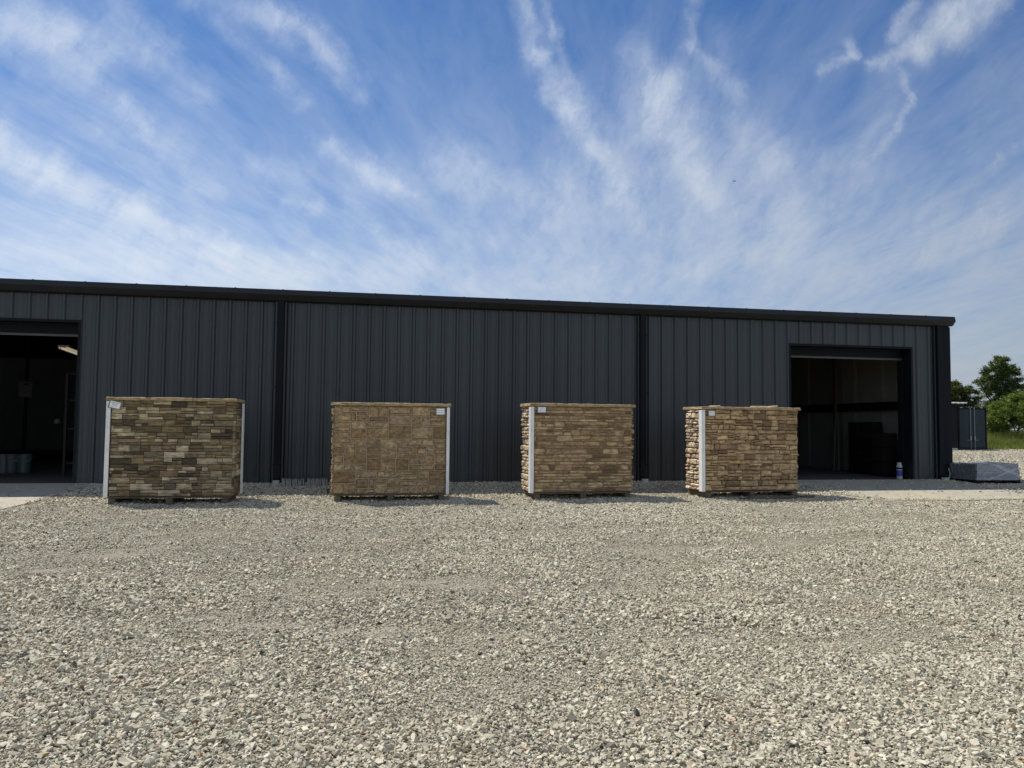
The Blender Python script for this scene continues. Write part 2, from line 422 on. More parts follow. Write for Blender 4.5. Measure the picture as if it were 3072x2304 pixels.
# ------------------------------------------------------------------ ground
def sheet(name, x0, x1, y0, y1, step, zf, m, kind='structure', edge=None):
    xs = np.arange(x0, x1+step*.5, step); ys = np.arange(y0, y1+step*.5, step)
    XX, YY = np.meshgrid(xs, ys); V = np.stack([XX, YY, zf(XX, YY)], -1).reshape(-1, 3); nx = len(xs)
    i, j = np.meshgrid(np.arange(len(xs)-1), np.arange(len(ys)-1)); a = (j*nx+i).ravel()
    F = np.stack([a, a+1, a+nx+1, a+nx], -1)
    o = np_mesh(name, V, F, m); tag(o, kind=kind)
    return o
gm = mat('meadow_soil', (.09, .10, .035), .95, var=.3, scale=.5)
big = MB(); big.add([(-1500, -1500, -.2), (1500, -1500, -.2), (1500, 1500, -.2), (-1500, 1500, -.2)], [(0, 1, 2, 3)])
tag(big.build('ground', gm), kind='structure')
sheet('gravel_yard', -40, 62, -14, 43, .25, lambda x, y: ground_z(x, y)-.004, M_BED)

random.seed(3); rng = np.random.default_rng(11)
def apron_left(x, y): return (x < -5.02-.07*(15.9-y)*1.0) & (y > 11.4) & (y < 15.99) & (x > -9.4)
def apron_right(x, y): return (x > 9.05+.06*(15.9-y)) & (x < 13.25) & (y > 12.45) & (y < 15.99)

def slab(name, poly, m, lift, thick=.1):
    """a concrete slab that follows the fall of the yard"""
    mb = MB(); (xa, xb, xc, xd, y0, y1) = poly                 # x left/right at y1 (wall), x left/right at y0
    n = 16; top = []
    for k in range(n+1):
        y = y1+(y0-y1)*k/n; t = k/n
        zz_ = float(np.interp(y, [2, 11, 12.5, 13.4, 13.95, 15.95], [-.13, -.13, -.122, -.108, -.088, 0.0]))+lift
        top.append(((xa+(xc-xa)*t, y, zz_), (xb+(xd-xb)*t, y, zz_)))
    vs = []
    for l, r_ in top: vs += [l, r_, (l[0], l[1], l[2]-thick), (r_[0], r_[1], r_[2]-thick)]
    fs = []
    for k in range(n):
        a = k*4; b_ = a+4
        fs += [(a, a+1, b_+1, b_), (a+2, b_+2, b_+3, a+3), (a, b_, b_+2, a+2), (a+1, a+3, b_+3, b_+1)]
    fs += [(0, 2, 3, 1), (n*4, n*4+1, n*4+3, n*4+2)]
    mb.add(vs, fs); o = mb.build(name, m); tag(o, kind='structure'); return o
slab('concrete_apron_left', (-9.4, -5.02, -9.4, -5.34, 11.4, 15.93), M_CONC, .018)
slab('concrete_apron_right', (9.05, 13.25, 9.27, 13.35, 12.45, 15.93), M_CONC2, .018)

# crushed stone lying over the bed: every stone is real geometry
ICO_V = []; ph = (1+5**.5)/2
for a_, b_ in ((-1, ph), (1, ph), (-1, -ph), (1, -ph)): ICO_V.append((a_, b_, 0))
for a_, b_ in ((-1, ph), (1, ph), (-1, -ph), (1, -ph)): ICO_V.append((0, a_, b_))
for a_, b_ in ((ph, -1), (ph, 1), (-ph, -1), (-ph, 1)): ICO_V.append((a_, 0, b_))
ICO_V = np.array(ICO_V)/math.sqrt(1+ph*ph)
ICO_F = np.array([(0, 11, 5), (0, 5, 1), (0, 1, 7), (0, 7, 10), (0, 10, 11), (1, 5, 9), (5, 11, 4), (11, 10, 2), (10, 7, 6), (7, 1, 8),
                  (3, 9, 4), (3, 4, 2), (3, 2, 6), (3, 6, 8), (3, 8, 9), (4, 9, 5), (2, 4, 11), (6, 2, 10), (8, 6, 7), (9, 8, 1)])
OCT_V = np.array([(1, 0, 0), (0, 1, 0), (-1, 0, 0), (0, -1, 0), (0, 0, 1), (0, 0, -1)], float)
OCT_F = np.array([(0, 1, 4), (1, 2, 4), (2, 3, 4), (3, 0, 4), (1, 0, 5), (2, 1, 5), (3, 2, 5), (0, 3, 5)])
CUB_V = np.array([(x, y, z) for x in (-1, 1) for y in (-1, 1) for z in (-1, 1)], float)*.66
CUB_F = np.array([(0, 1, 3), (0, 3, 2), (4, 6, 7), (4, 7, 5), (0, 4, 5), (0, 5, 1), (2, 3, 7), (2, 7, 6), (0, 2, 6), (0, 6, 4), (1, 5, 7), (1, 7, 3)])
def lownoise(x, y, s, seed):
    r_ = np.random.default_rng(seed); out = 0
    for k in range(6):
        a = r_.uniform(0, 6.28); fq = s*r_.uniform(.5, 1.6); out = out+np.sin((x*math.cos(a)+y*math.sin(a))*fq+r_.uniform(0, 6.28))
    return out/6
def rocks(P, rad, BV, BF, jit=.26):
    n = len(P); nv = len(BV)
    V = BV[None]*(1+rng.uniform(-jit, jit, (n, nv, 1)))+rng.normal(0, .13, (n, nv, 3))
    sc = np.stack([rng.uniform(.85, 1.65, n), rng.uniform(.65, 1.15, n), rng.uniform(.40, .95, n)], -1)
    V = V*sc[:, None, :]
    # tilt a little, spin a lot
    q = rng.uniform(0, 2*math.pi, n); tx = rng.normal(0, .38, n); ty = rng.normal(0, .5, n)
    c, s_ = np.cos(tx), np.sin(tx); y_ = V[..., 1]*c[:, None]-V[..., 2]*s_[:, None]; z_ = V[..., 1]*s_[:, None]+V[..., 2]*c[:, None]
    x_ = V[..., 0]
    c, s_ = np.cos(ty), np.sin(ty); x2 = x_*c[:, None]+z_*s_[:, None]; z2 = -x_*s_[:, None]+z_*c[:, None]
    c, s_ = np.cos(q), np.sin(q); x3 = x2*c[:, None]-y_*s_[:, None]; y3 = x2*s_[:, None]+y_*c[:, None]
    V = np.stack([x3, y3, z2], -1)*rad[:, None, None]
    V += P[:, None, :]
    F = (BF[None]+(np.arange(n)*nv)[:, None, None]).reshape(-1, 3)
    return V.reshape(-1, 3), F
FR = 1.0
def scatter(y0, y1, dens, rmed, rsig, rmin, rmax, BV, BF, margin=.7):
    """stones over the strip of yard between y0 and y1 that the lens takes in, with a margin"""
    lo, hi = -.447, 1.02
    xa, xb = lo*y1-margin, hi*y1+margin
    n = int((xb-xa)*(y1-y0)*dens)
    x = rng.uniform(xa, xb, n); y = rng.uniform(y0, y1, n)
    k = (x > lo*y-margin) & (x < hi*y+margin)
    x, y = x[k], y[k]
    sandy = lownoise(x, y, 1.7, 5)+.5*lownoise(x, y, 5, 8)
    ln = lanes(x, y)
    keep = rng.uniform(0, 1, len(x)) < np.clip(1.15-1.6*np.clip(sandy-.20, 0, 1)-.25*ln, .28, 1)
    # slabs: only a few strays on the concrete, most near its rim
    al = apron_left(x, y); ar = apron_right(x, y)
    dl = np.minimum(np.abs(x-(-5.02-.07*(15.9-y))), 9); dr = np.minimum(np.abs(x-(9.05+.06*(15.9-y))), np.minimum(np.abs(y-12.45)*(1.4), np.abs(13.3-x)))
    u = rng.uniform(0, 1, len(x))
    keep &= ~(al & (u > .5*np.exp(-dl/.05)+.004)); keep &= ~(ar & (u > .85*np.exp(-dr/.13)+.02))
    x, y, sandy, ln = x[keep], y[keep], sandy[keep], ln[keep]
    coarse = lownoise(x, y, 1.2, 21)
    rad = rmed*np.exp(rng.normal(0, rsig, len(x)))*(1+.42*coarse)*np.where(sandy > .3, .70, 1)*(1-.22*ln)
    rad = np.clip(rad, rmin, rmax)
    z = ground_z(x, y)+rad*rng.uniform(-.1, .45, len(x))
    z = np.where(apron_left(x, y) | apron_right(x, y), z+.02, z)
    return rocks(np.stack([x, y, z], -1), rad, BV, BF)
parts = [scatter(2.5, 4.6, 6300, .0052, .48, .0025, .018, CUB_V, CUB_F, .5),
         scatter(2.5, 4.6, 1500, .0070, .42, .004, .019, ICO_V, ICO_F, .5),
         scatter(2.5, 9.0, 2.2, .020, .22, .016, .034, CUB_V, CUB_F),
         scatter(4.6, 8.6, 4300, .0070, .44, .0035, .018, CUB_V, CUB_F),
         scatter(8.6, 13.2, 2300, .0100, .38, .006, .024, OCT_V, OCT_F),
         scatter(13.2, 15.92, 1500, .0140, .35, .006, .03, OCT_V, OCT_F)]
V = np.concatenate([p[0] for p in parts]); offs = np.cumsum([0]+[len(p[0]) for p in parts[:-1]])
F = np.concatenate([p[1]+o for p, o in zip(parts, offs)])
inside = None
o = np_mesh('gravel_stones', V, F, M_GRAVEL); tag(o, kind='stuff', label='pale crushed limestone gravel covering the yard', cat='gravel')
# further off, beside and behind the corner of the building
x = rng.uniform(13.7, 46, 60000); y = rng.uniform(15.9, 43, 60000); k = (x/y > .78) & (x/y < 1.03); x, y = x[k], y[k]
rad = .028*np.exp(rng.normal(0, .3, len(x)))
V, F = rocks(np.stack([x, y, ground_z(x, y)+rad*.1], -1), rad, OCT_V, OCT_F)
tag(np_mesh('gravel_stones', V, F, M_GRAVEL), kind='stuff', label='pale gravel running back past the building corner to the container', cat='gravel')

# ------------------------------------------------------------------ the building
WY = 15.99; PITCH_R = .3048; PH = -1.208; TOPZ = 3.75
BX0, BX1, BY1 = -21.0, 13.65, 34.0
bld = thing('metal_building', 'long low charcoal metal building with two open roll-up doors behind the stone displays', 'building', (0, WY, 0))
def P_(mb): mb.v = [(a, b-WY, c) for a, b, c in mb.v]; return mb
def rib_points(x0, x1):
    pts = [(x0, 0)]; k0 = math.floor((x0-PH)/PITCH_R)-1; k1 = math.ceil((x1-PH)/PITCH_R)+1; raw = []
    for k in range(k0, k1+1):
        c = PH+k*PITCH_R
        raw += [(c-.042, 0), (c-.020, .034), (c+.020, .034), (c+.042, 0)]
        for s in (.101, .204):
            raw += [(c+s-.016, 0), (c+s-.008, .006), (c+s+.008, .006), (c+s+.016, 0)]
    raw.sort()
    pts += [p for p in raw if x0+.002 < p[0] < x1-.002]
    pts.append((x1, 0)); return pts
def ribbed(mb, x0, x1, z0, z1):
    pts = rib_points(x0, x1); vs = []; fs = []
    for i, (x, h) in enumerate(pts): vs += [(x, WY-h, z0), (x, WY-h, z1)]
    for i in range(len(pts)-1): fs.append((2*i, 2*i+2, 2*i+3, 2*i+1))
    mb.add(vs, fs)
D1 = (-8.56, -5.50, 3.095); D2 = (9.51, 12.62, 3.085)
mb = MB()
ribbed(mb, BX0, D1[0], -.06, TOPZ); ribbed(mb, D1[0], D1[1], D1[2], TOPZ); ribbed(mb, D1[1], D2[0], -.06, TOPZ)
ribbed(mb, D2[0], D2[1], D2[2], TOPZ); ribbed(mb, D2[1], BX1, -.06, TOPZ)
P_(mb).build('front_wall', M_WALL, bld)
# end walls, back wall, roof
mb = MB(); mb.box(BX1-.06, WY+.02, -.1, BX1-.002, BY1, 3.78); P_(mb).build('side_wall', M_WALL, bld)
mb = MB(); mb.box(BX0, WY+.02, -.1, BX0+.06, BY1, 3.78); P_(mb).build('side_wall', M_WALL, bld)
mb = MB(); mb.box(BX0, BY1, -.1, BX1, BY1+.06, 3.78); P_(mb).build('back_wall', M_WALL, bld)
ry = (WY+BY1)/2
mb = MB(); mb.extrude_x([(15.90, 3.80), (ry, 4.50), (BY1+.2, 3.78), (BY1+.2, 3.84), (ry, 4.57), (15.90, 3.865)], BX0-.2, 13.69)
P_(mb).build('roof', M_ROOF, bld)
# eave gutter with its folded end
mb = MB(); GP = [(15.935, 3.655), (15.865, 3.662), (15.765, 3.765), (15.80, 3.872), (15.81, 3.874), (15.90, 3.874), (15.94, 3.80)]
mb.extrude_x(GP, BX0-.2, 13.70)
gut = P_(mb).build('gutter', M_GUT, bld)
xk = BX0+.1
while xk < 13.7:
    mb = MB(); mb.box(xk-.014, 15.79, 3.8755, xk+.014, 15.90, 3.8785)
    P_(mb).build('gutter_strap', M_GUT, gut); xk += .914
# a thin drip line below the gutter, shading the heads of the ribs
mb = MB(); mb.box(BX0, 15.943, 3.64, BX1, 15.953, 3.665); P_(mb).build('eave_trim', M_TRIM, bld)

def downspout(xc, wd=.135):
    mb = MB(); mb.box(xc-.135, 15.945, -.02, xc+.135, 15.957, 3.64); P_(mb).build('downspout_recess', M_DARK, bld)
    mb = MB()
    for sx in (-1, 1):
        mb = MB(); mb.box(xc+sx*.092-.016, 15.930, -.02, xc+sx*.092+.016, 15.9445, 3.64); P_(mb).build('jamb_trim', M_WALL, bld)
    mb = MB(); mb.box(xc-wd/2, 15.86, .10, xc+wd/2, 15.93, 3.66)
    o = P_(mb).build('downspout', M_TRIM, bld, bevel=.006)
    for z in (.35, 1.9, 3.2):
        mb = MB(); mb.box(xc-wd/2-.015, 15.853, z, xc+wd/2+.015, 15.934, z+.03); P_(mb).build('strap', M_TRIM, o)
for xc in (-1.745, 5.93, 13.34): downspout(xc)
def shoe(xc, pale=True):
    z0 = gz(xc, 15.8)
    t = thing('downspout_shoe', {-1.745: 'small pale block at the foot of the downspout beside the rows of veneer stones',
                                 5.93: 'small pale block at the foot of the middle downspout between the third and fourth displays',
                                 13.34: 'small grey block with a thin rod at the foot of the right corner downspout'}[xc], 'drain block', (xc, 15.78, z0), 0, 'blocks under the downspouts')
    mb = MB(); mb.box(-.06, -.06, -.01, .06, .06, .075)
    mb.build('block', M_PALE, t, bevel=.006)
    mb = MB(); mb.box(-.038, -.052, .076, .038, .05, .13); mb.build('elbow', M_TRIM, t, bevel=.004)
    if xc > 13:
        mb = MB(); mb.tube([(.05, -.03, .0), (.075, -.06, .16), (.07, -.02, .3)], .006, 6); mb.build('rod', M_PALE, t)
for xc in (-1.745, 5.93, 13.34): shoe(xc)
# corner flashing
mb = MB(); mb.box(13.46, 15.925, -.03, 13.668, 15.95, 3.64); mb.box(13.652, 15.951, -.03, 13.668, 16.15, 3.64)
P_(mb).build('corner_trim', M_TRIM, bld)
# base trim at the foot of the sheets
mb = MB()
for a, b_ in ((BX0, D1[0]), (D1[1], D2[0]), (D2[1], 13.25)): mb.box(a, WY+.004, -.07, b_, WY+.14, .0)
P_(mb).build('foundation', M_CONC, bld)

# door openings: trims, drums, header
def door(x0, x1, z1, wide_right):
    f = MB(); e = .045
    f.box(x0-e, 15.948, z1, x1+e, 16.25, z1+.05); f.box(x0-e, 15.9495, -.02, x0+.004, 16.25, z1-.002); f.box(x1-.004, 15.9495, -.02, x1+e, 16.25, z1-.002)
    fr = P_(f).build('door_frame', M_TRIM, bld)
    d = MB()
    # rolled-up curtain on its drum, its bottom bar just below the header
    d.tube([(x0-.1, 16.42, z1+.08), (x1+.1, 16.42, z1+.08)], .19, 20)
    cur = P_(d).build('roll_up_door', M_TRIM, bld)
    c = MB(); c.box(x0+.02, 16.26, z1-.20, x1-.02, 16.285, z1+.15)
    for k in range(5): c.box(x0+.03, 16.252, z1-.185+.06*k, x1-.03, 16.26, z1-.16+.06*k)
    P_(c).build('curtain', M_TRIM, cur)
    c = MB(); c.box(x0+.02, 16.245, z1-.245, x1-.02, 16.30, z1-.202)
    P_(c).build('bottom_bar', mat('bar_metal', (.08, .08, .07), .5, .3), cur)
    if wide_right:
        c = MB(); c.box(x0+.006, 16.252, -.02, x0+.05, 16.40, z1-.25); P_(c).build('door_track', M_DARK, cur)
        c = MB(); c.box(x1-.03, 16.252, -.02, x1-.006, 16.40, z1-.25)
        P_(c).build('door_track', M_DARK, cur)
    else:
        c = MB(); c.box(x1-.05, 16.252, -.02, x1-.006, 16.40, z1-.25); P_(c).build('door_track', M_DARK, cur)
door(*D1, False); door(*D2, True)

# inside: floor slab, vinyl-faced insulation, girts, columns, and a wall added to stop light
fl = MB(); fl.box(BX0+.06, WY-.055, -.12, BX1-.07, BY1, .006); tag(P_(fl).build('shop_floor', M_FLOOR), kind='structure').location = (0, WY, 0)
INT = MB()
INT.box(BX1-.26, 16.28, 0.01, BX1-.24, BY1-.05, 3.7)
INT.box(BX0+.2, BY1-.2, .01, BX1-.27, BY1-.18, 3.7)
P_(INT).build('wall_insulation', M_INS, bld)
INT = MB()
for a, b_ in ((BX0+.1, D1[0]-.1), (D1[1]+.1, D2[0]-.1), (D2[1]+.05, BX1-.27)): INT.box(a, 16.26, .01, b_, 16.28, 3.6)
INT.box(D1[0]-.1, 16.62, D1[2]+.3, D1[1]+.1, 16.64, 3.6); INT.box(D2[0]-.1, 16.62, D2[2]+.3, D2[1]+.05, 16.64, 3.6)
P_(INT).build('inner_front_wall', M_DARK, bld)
INT = MB(); INT.box(3.0, 16.3, .01, 3.1, BY1-.25, 3.69); P_(INT).build('added_partition', M_DARK, bld)  # unseen wall added to stop light between the two rooms
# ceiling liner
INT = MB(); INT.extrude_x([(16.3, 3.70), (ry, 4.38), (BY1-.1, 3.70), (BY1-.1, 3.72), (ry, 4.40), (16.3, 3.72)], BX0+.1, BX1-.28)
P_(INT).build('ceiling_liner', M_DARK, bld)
for z in (1.78,):
    INT = MB(); INT.box(BX1-.44, 16.45, z-.11, BX1-.265, BY1-.3, z+.11); P_(INT).build('girt', M_DARK, bld)
for y in (19.75, 25.6):
    INT = MB(); INT.box(BX1-.50, y, .01, BX1-.262, y+.10, 3.65); P_(INT).build('column', mat('column_grey', (.07, .065, .05), .6), bld)
# seams where the insulation laps, hanging in soft folds
INT = MB()
for y in np.arange(16.8, 33, 1.15):
    for k in range(3):
        yy_ = y+.05*k; INT.tube([(BX1-.262, yy_, .05), (BX1-.27, yy_+.02*math.sin(y*3), 1.9), (BX1-.262, yy_+.03*math.cos(y), 3.65)], .012, 5)
P_(INT).build('insulation_seam', M_INS, bld)

# ------------------------------------------------------------------ stone displays
def stone_mat(name, stops, streak=(1.5, 14), grime=.5, tint=(.16, .14, .09), bright=1.0):
    m, q, b = principled(name)
    gi = q.n('ShaderNodeNewGeometry'); rnd = gi.outputs['Random Per Island']
    tc = q.n('ShaderNodeTexCoord').outputs['Object']
    mp = q.n('ShaderNodeMapping'); q.put(mp.inputs[0], tc); mp.inputs['Scale'].default_value = (streak[0], streak[0], streak[1])
    st = q.noise(q.v('ADD', mp.outputs[0], q.v('SCALE', (7, 3, 5), sc=rnd)), 3.0, 7, .65, .5)
    col = q.ramp(rnd, [(a, (c[0]*bright*1.13, c[1]*bright*1.02, c[2]*bright*.83)) for a, c in stops])
    col = q.mix(1.0, col, q.ramp(st, [(.28, (.30, .27, .22)), (.48, (.90, .90, .88)), (.68, (1.5, 1.48, 1.40))]), 'MULTIPLY')
    gr = q.mapr(q.noise(tc, 3.4, 7, .7, .3), .50, .66, 0, grime)
    col = q.mix(gr, col, tuple(x*bright for x in tint))
    q.put(b.inputs['Base Color'], col); b.inputs['Roughness'].default_value = .88; b.inputs['Specular IOR Level'].default_value = .25
    bp = q.n('ShaderNodeBump'); bp.inputs['Strength'].default_value = .8; bp.inputs['Distance'].default_value = .006
    q.put(bp.inputs['Height'], st); q.put(b.inputs['Normal'], bp.outputs[0])
    return m
M_S1 = stone_mat('ledge_grey_brown', [(0, (.05, .05, .042)), (.18, (.15, .12, .082)), (.34, (.22, .18, .12)), (.5, (.15, .145, .115)), (.64, (.30, .27, .21)), (.78, (.20, .15, .11)), (.9, (.46, .44, .38)), (1, (.40, .34, .24))], (2.6, 15), .48, (.08, .072, .055), 1.08)
M_S2 = stone_mat('ashlar_tan', [(0, (.17, .125, .085)), (.3, (.25, .195, .135)), (.6, (.31, .245, .17)), (.8, (.22, .18, .145)), (1, (.36, .30, .21))], (5, 8), .55, (.12, .09, .05), 1.25)
M_S3 = stone_mat('fieldledge_tan', [(0, (.13, .09, .06)), (.18, (.20, .15, .10)), (.4, (.31, .25, .17)), (.65, (.40, .33, .225)), (.85, (.26, .20, .145)), (1, (.46, .39, .28))], (3, 9), .62, (.11, .08, .045), 1.2)
M_S4 = stone_mat('drystack_buff', [(0, (.17, .12, .085)), (.15, (.26, .19, .13)), (.4, (.36, .28, .19)), (.7, (.44, .35, .235)), (.88, (.30, .22, .16)), (1, (.49, .40, .28))], (3, 7), .50, (.14, .10, .06), 1.12)
M_M1 = mat('joint_dark', (.02, .017, .013), .95)
M_M2 = mat('mortar_tan', (.40, .31, .20), .95, var=.25, scale=14, bump=.5)
M_M3 = mat('mortar_brown', (.22, .155, .09), .95, var=.25, scale=14, bump=.5)
M_SIDE = stone_mat('side_pale', [(0, (.26, .22, .20)), (.3, (.42, .38, .32)), (.6, (.55, .51, .44)), (.8, (.36, .26, .22)), (1, (.66, .64, .58))], (6, 6), .25, (.3, .27, .2), 1.15)

def rects_courses(W, H, hs, lmin, lmax, rd, split=.35, jit=0.0):
    out = []; z = 0; n = 0
    while z < H-.012:
        h = hs[n % len(hs)] if not callable(hs) else hs(rd); n += 1
        if z+h > H-.02: h = H-z
        x = -rd.uniform(0, lmax*.6)
        while x < W-.005:
            l = rd.uniform(lmin, lmax); a, b_ = max(x, 0), min(x+l, W)
            if W-b_ < lmin*.5: b_ = W; l = 9
            if b_-a > .02:
                if rd.random() < split and h > .06:
                    t = rd.uniform(.35, .65)*h
                    m_ = a+(b_-a)*rd.uniform(.3, .7)
                    if rd.random() < .5 and b_-a > .14:
                        out += [(a, z, m_, z+t), (m_, z, b_, z+t), (a, z+t, b_, z+h)]
                    elif rd.random() < .5 and b_-a > .14:
                        out += [(a, z, b_, z+t), (a, z+t, m_, z+h), (m_, z+t, b_, z+h)]
                    else: out += [(a, z, b_, z+t), (a, z+t, b_, z+h)]
                else: out.append((a, z, b_, z+h))
            x += l
        z += h
    return out
def rects_split(x0, z0, x1, z1, rd):
    """irregular squared rubble: keep cutting until the blocks are hand-sized"""
    w_, h_ = x1-x0, z1-z0
    if (w_ < .42 and h_ < .25 and (w_*h_ < .034 or rd.random() < .35)) or w_*h_ < .013: return [(x0, z0, x1, z1)]
    if w_/h_ > rd.uniform(1.25, 2.1):
        m_ = x0+w_*rd.uniform(.3, .7); return rects_split(x0, z0, m_, z1, rd)+rects_split(m_, z0, x1, z1, rd)
    m_ = z0+h_*rd.uniform(.3, .7); return rects_split(x0, z0, x1, m_, rd)+rects_split(x0, m_, x1, z1, rd)
def stones(rects, rd, gap, dep, var, rough, rnd_corner=0.0, W=None, skew=0.0, wedge=0.0, res=.035, over=0.0):
    """rough-faced blocks in the local x-z plane, standing out towards -y"""
    V = []; F = []
    for (x0, z0, x1, z1) in rects:
        g0 = gap*.5*rd.uniform(.6, 1.4)
        a, b_, c, d_ = x0+g0, x1-g0, z0+g0, z1-g0
        if b_-a < .008 or d_-c < .008: continue
        nx = max(2, min(12, int((b_-a)/res)+2)); nz = max(2, min(6, int((d_-c)/(res*.8))+2))
        D = dep+rd.uniform(-var, var); sd = rd.uniform(0, 100)
        s1, s2 = rd.uniform(-skew, skew), rd.uniform(-skew, skew)
        tx, tz = rd.uniform(-wedge, wedge), rd.uniform(-wedge, wedge)
        o = len(V); front = []
        for j in range(nz+1):
            for i in range(nx+1):
                u, v_ = i/nx, j/nz
                X_ = a+(b_-a)*u; Z_ = c+(d_-c)*v_
                X_ += (s1*(1-u)+s2*u)*(v_-.5)*(d_-c)
                ed = min(min(u, 1-u)*(b_-a), min(v_, 1-v_)*(d_-c))
                rim = min(1, ed/.012) if ed > 1e-6 else 0
                if rnd_corner:
                    ex = abs(u-.5)*2; ez = abs(v_-.5)*2; cr = max(0, ex-(1-rnd_corner/(b_-a)*2))/(rnd_corner/(b_-a)*2) if b_-a > rnd_corner*2 else ex
                    Z_ = (c+d_)/2+(Z_-(c+d_)/2)*(1-.42*cr*cr); X_ = (a+b_)/2+(X_-(a+b_)/2)*(1-.012*ez)
                nz_ = mnoise.noise(Vector((X_*9+sd, Z_*14, sd)))*rough+mnoise.noise(Vector((X_*28+sd, Z_*34, 3)))*rough*.5
                e2 = mnoise.noise(Vector((X_*16, Z_*16+sd, 7)))*gap*.5
                if rim < 1: X_ += e2*(1 if u in (0, 1) else 0); Z_ += e2*.8*(1 if v_ in (0, 1) else 0)
                Yv = -(D*(.62+.38*rim)+nz_*(.35+.65*rim)+tx*(u-.5)*(b_-a)+tz*(v_-.5)*(d_-c))
                V.append((X_, min(Yv, -.004), Z_))
        st = nx+1
        for j in range(nz):
            for i in range(nx): q = o+j*st+i; F.append((q, q+1, q+st+1, q+st))
        ring = [o+i for i in range(nx+1)]+[o+j*st+nx for j in range(1, nz+1)]+[o+nz*st+i for i in range(nx-1, -1, -1)]+[o+j*st for j in range(nz-1, 0, -1)]
        bo = len(V)
        for r_ in ring: V.append((V[r_][0], .012, V[r_][2]))
        n = len(ring)
        for k in range(n): F.append((ring[k], bo+k, bo+(k+1) % n, ring[(k+1) % n]))
    mb_ = MB(); mb_.v = V; mb_.f = F
    return mb_
def xform(mb_, mt): mb_.v = [tuple(mt@Vector(p)) for p in mb_.v]; return mb_

M_CAP = stone_mat('cap_stone', [(0, (.26, .21, .14)), (.5, (.34, .28, .19)), (1, (.42, .36, .27))], (3, 10), .5, (.15, .13, .08))
M_CARD = mat('white_card', (.88, .89, .88), .4, var=.02); M_HOLD = mat('grey_holder', (.17, .18, .18), .4); M_INK = mat('ink', (.22, .23, .23), .6)
M_WOOD = mat('weathered_wood', (.12, .095, .06), .85, var=.35, scale=12, bump=.5, dirt=(.05, .055, .03))
M_WOODL = mat('grey_wood', (.30, .27, .21), .85, var=.3, scale=12, bump=.5)

def make_card(par, x, z, y, w_, h_, rot, lines):
    mt = Matrix.Translation((x, y, z))@Matrix.Rotation(rot, 4, 'Y')
    mb_ = MB(); mb_.box(-w_/2-.018, .0, -h_/2-.014, w_/2+.018, .008, h_/2+.014, mt); hd = mb_.build('sign_holder', M_HOLD, par)
    mb_ = MB(); mb_.box(-w_/2, -.003, -h_/2, w_/2, -.0002, h_/2, mt); cd_ = mb_.build('card', M_CARD, hd)
    rd = random.Random(int(x*100)+5)
    for (zl, xa, xb, th) in lines:
        mb_ = MB(); x_ = xa
        while x_ < xb-.04:
            l = rd.uniform(.05, .11); e = min(x_+l, xb)
            # each short stroke stands for a small, unreadable letter
            c = x_
            while c < e-.012:
                k = rd.uniform(.014, .022); mb_.box(c*w_, -.0046, (zl-th/2*rd.uniform(.6, 1))*h_, (c+k*.72)*w_, -.0032, (zl+th/2*rd.uniform(.7, 1))*h_, mt); c += k
            x_ = e+.03
        mb_.build('text_line', M_INK, cd_)
    

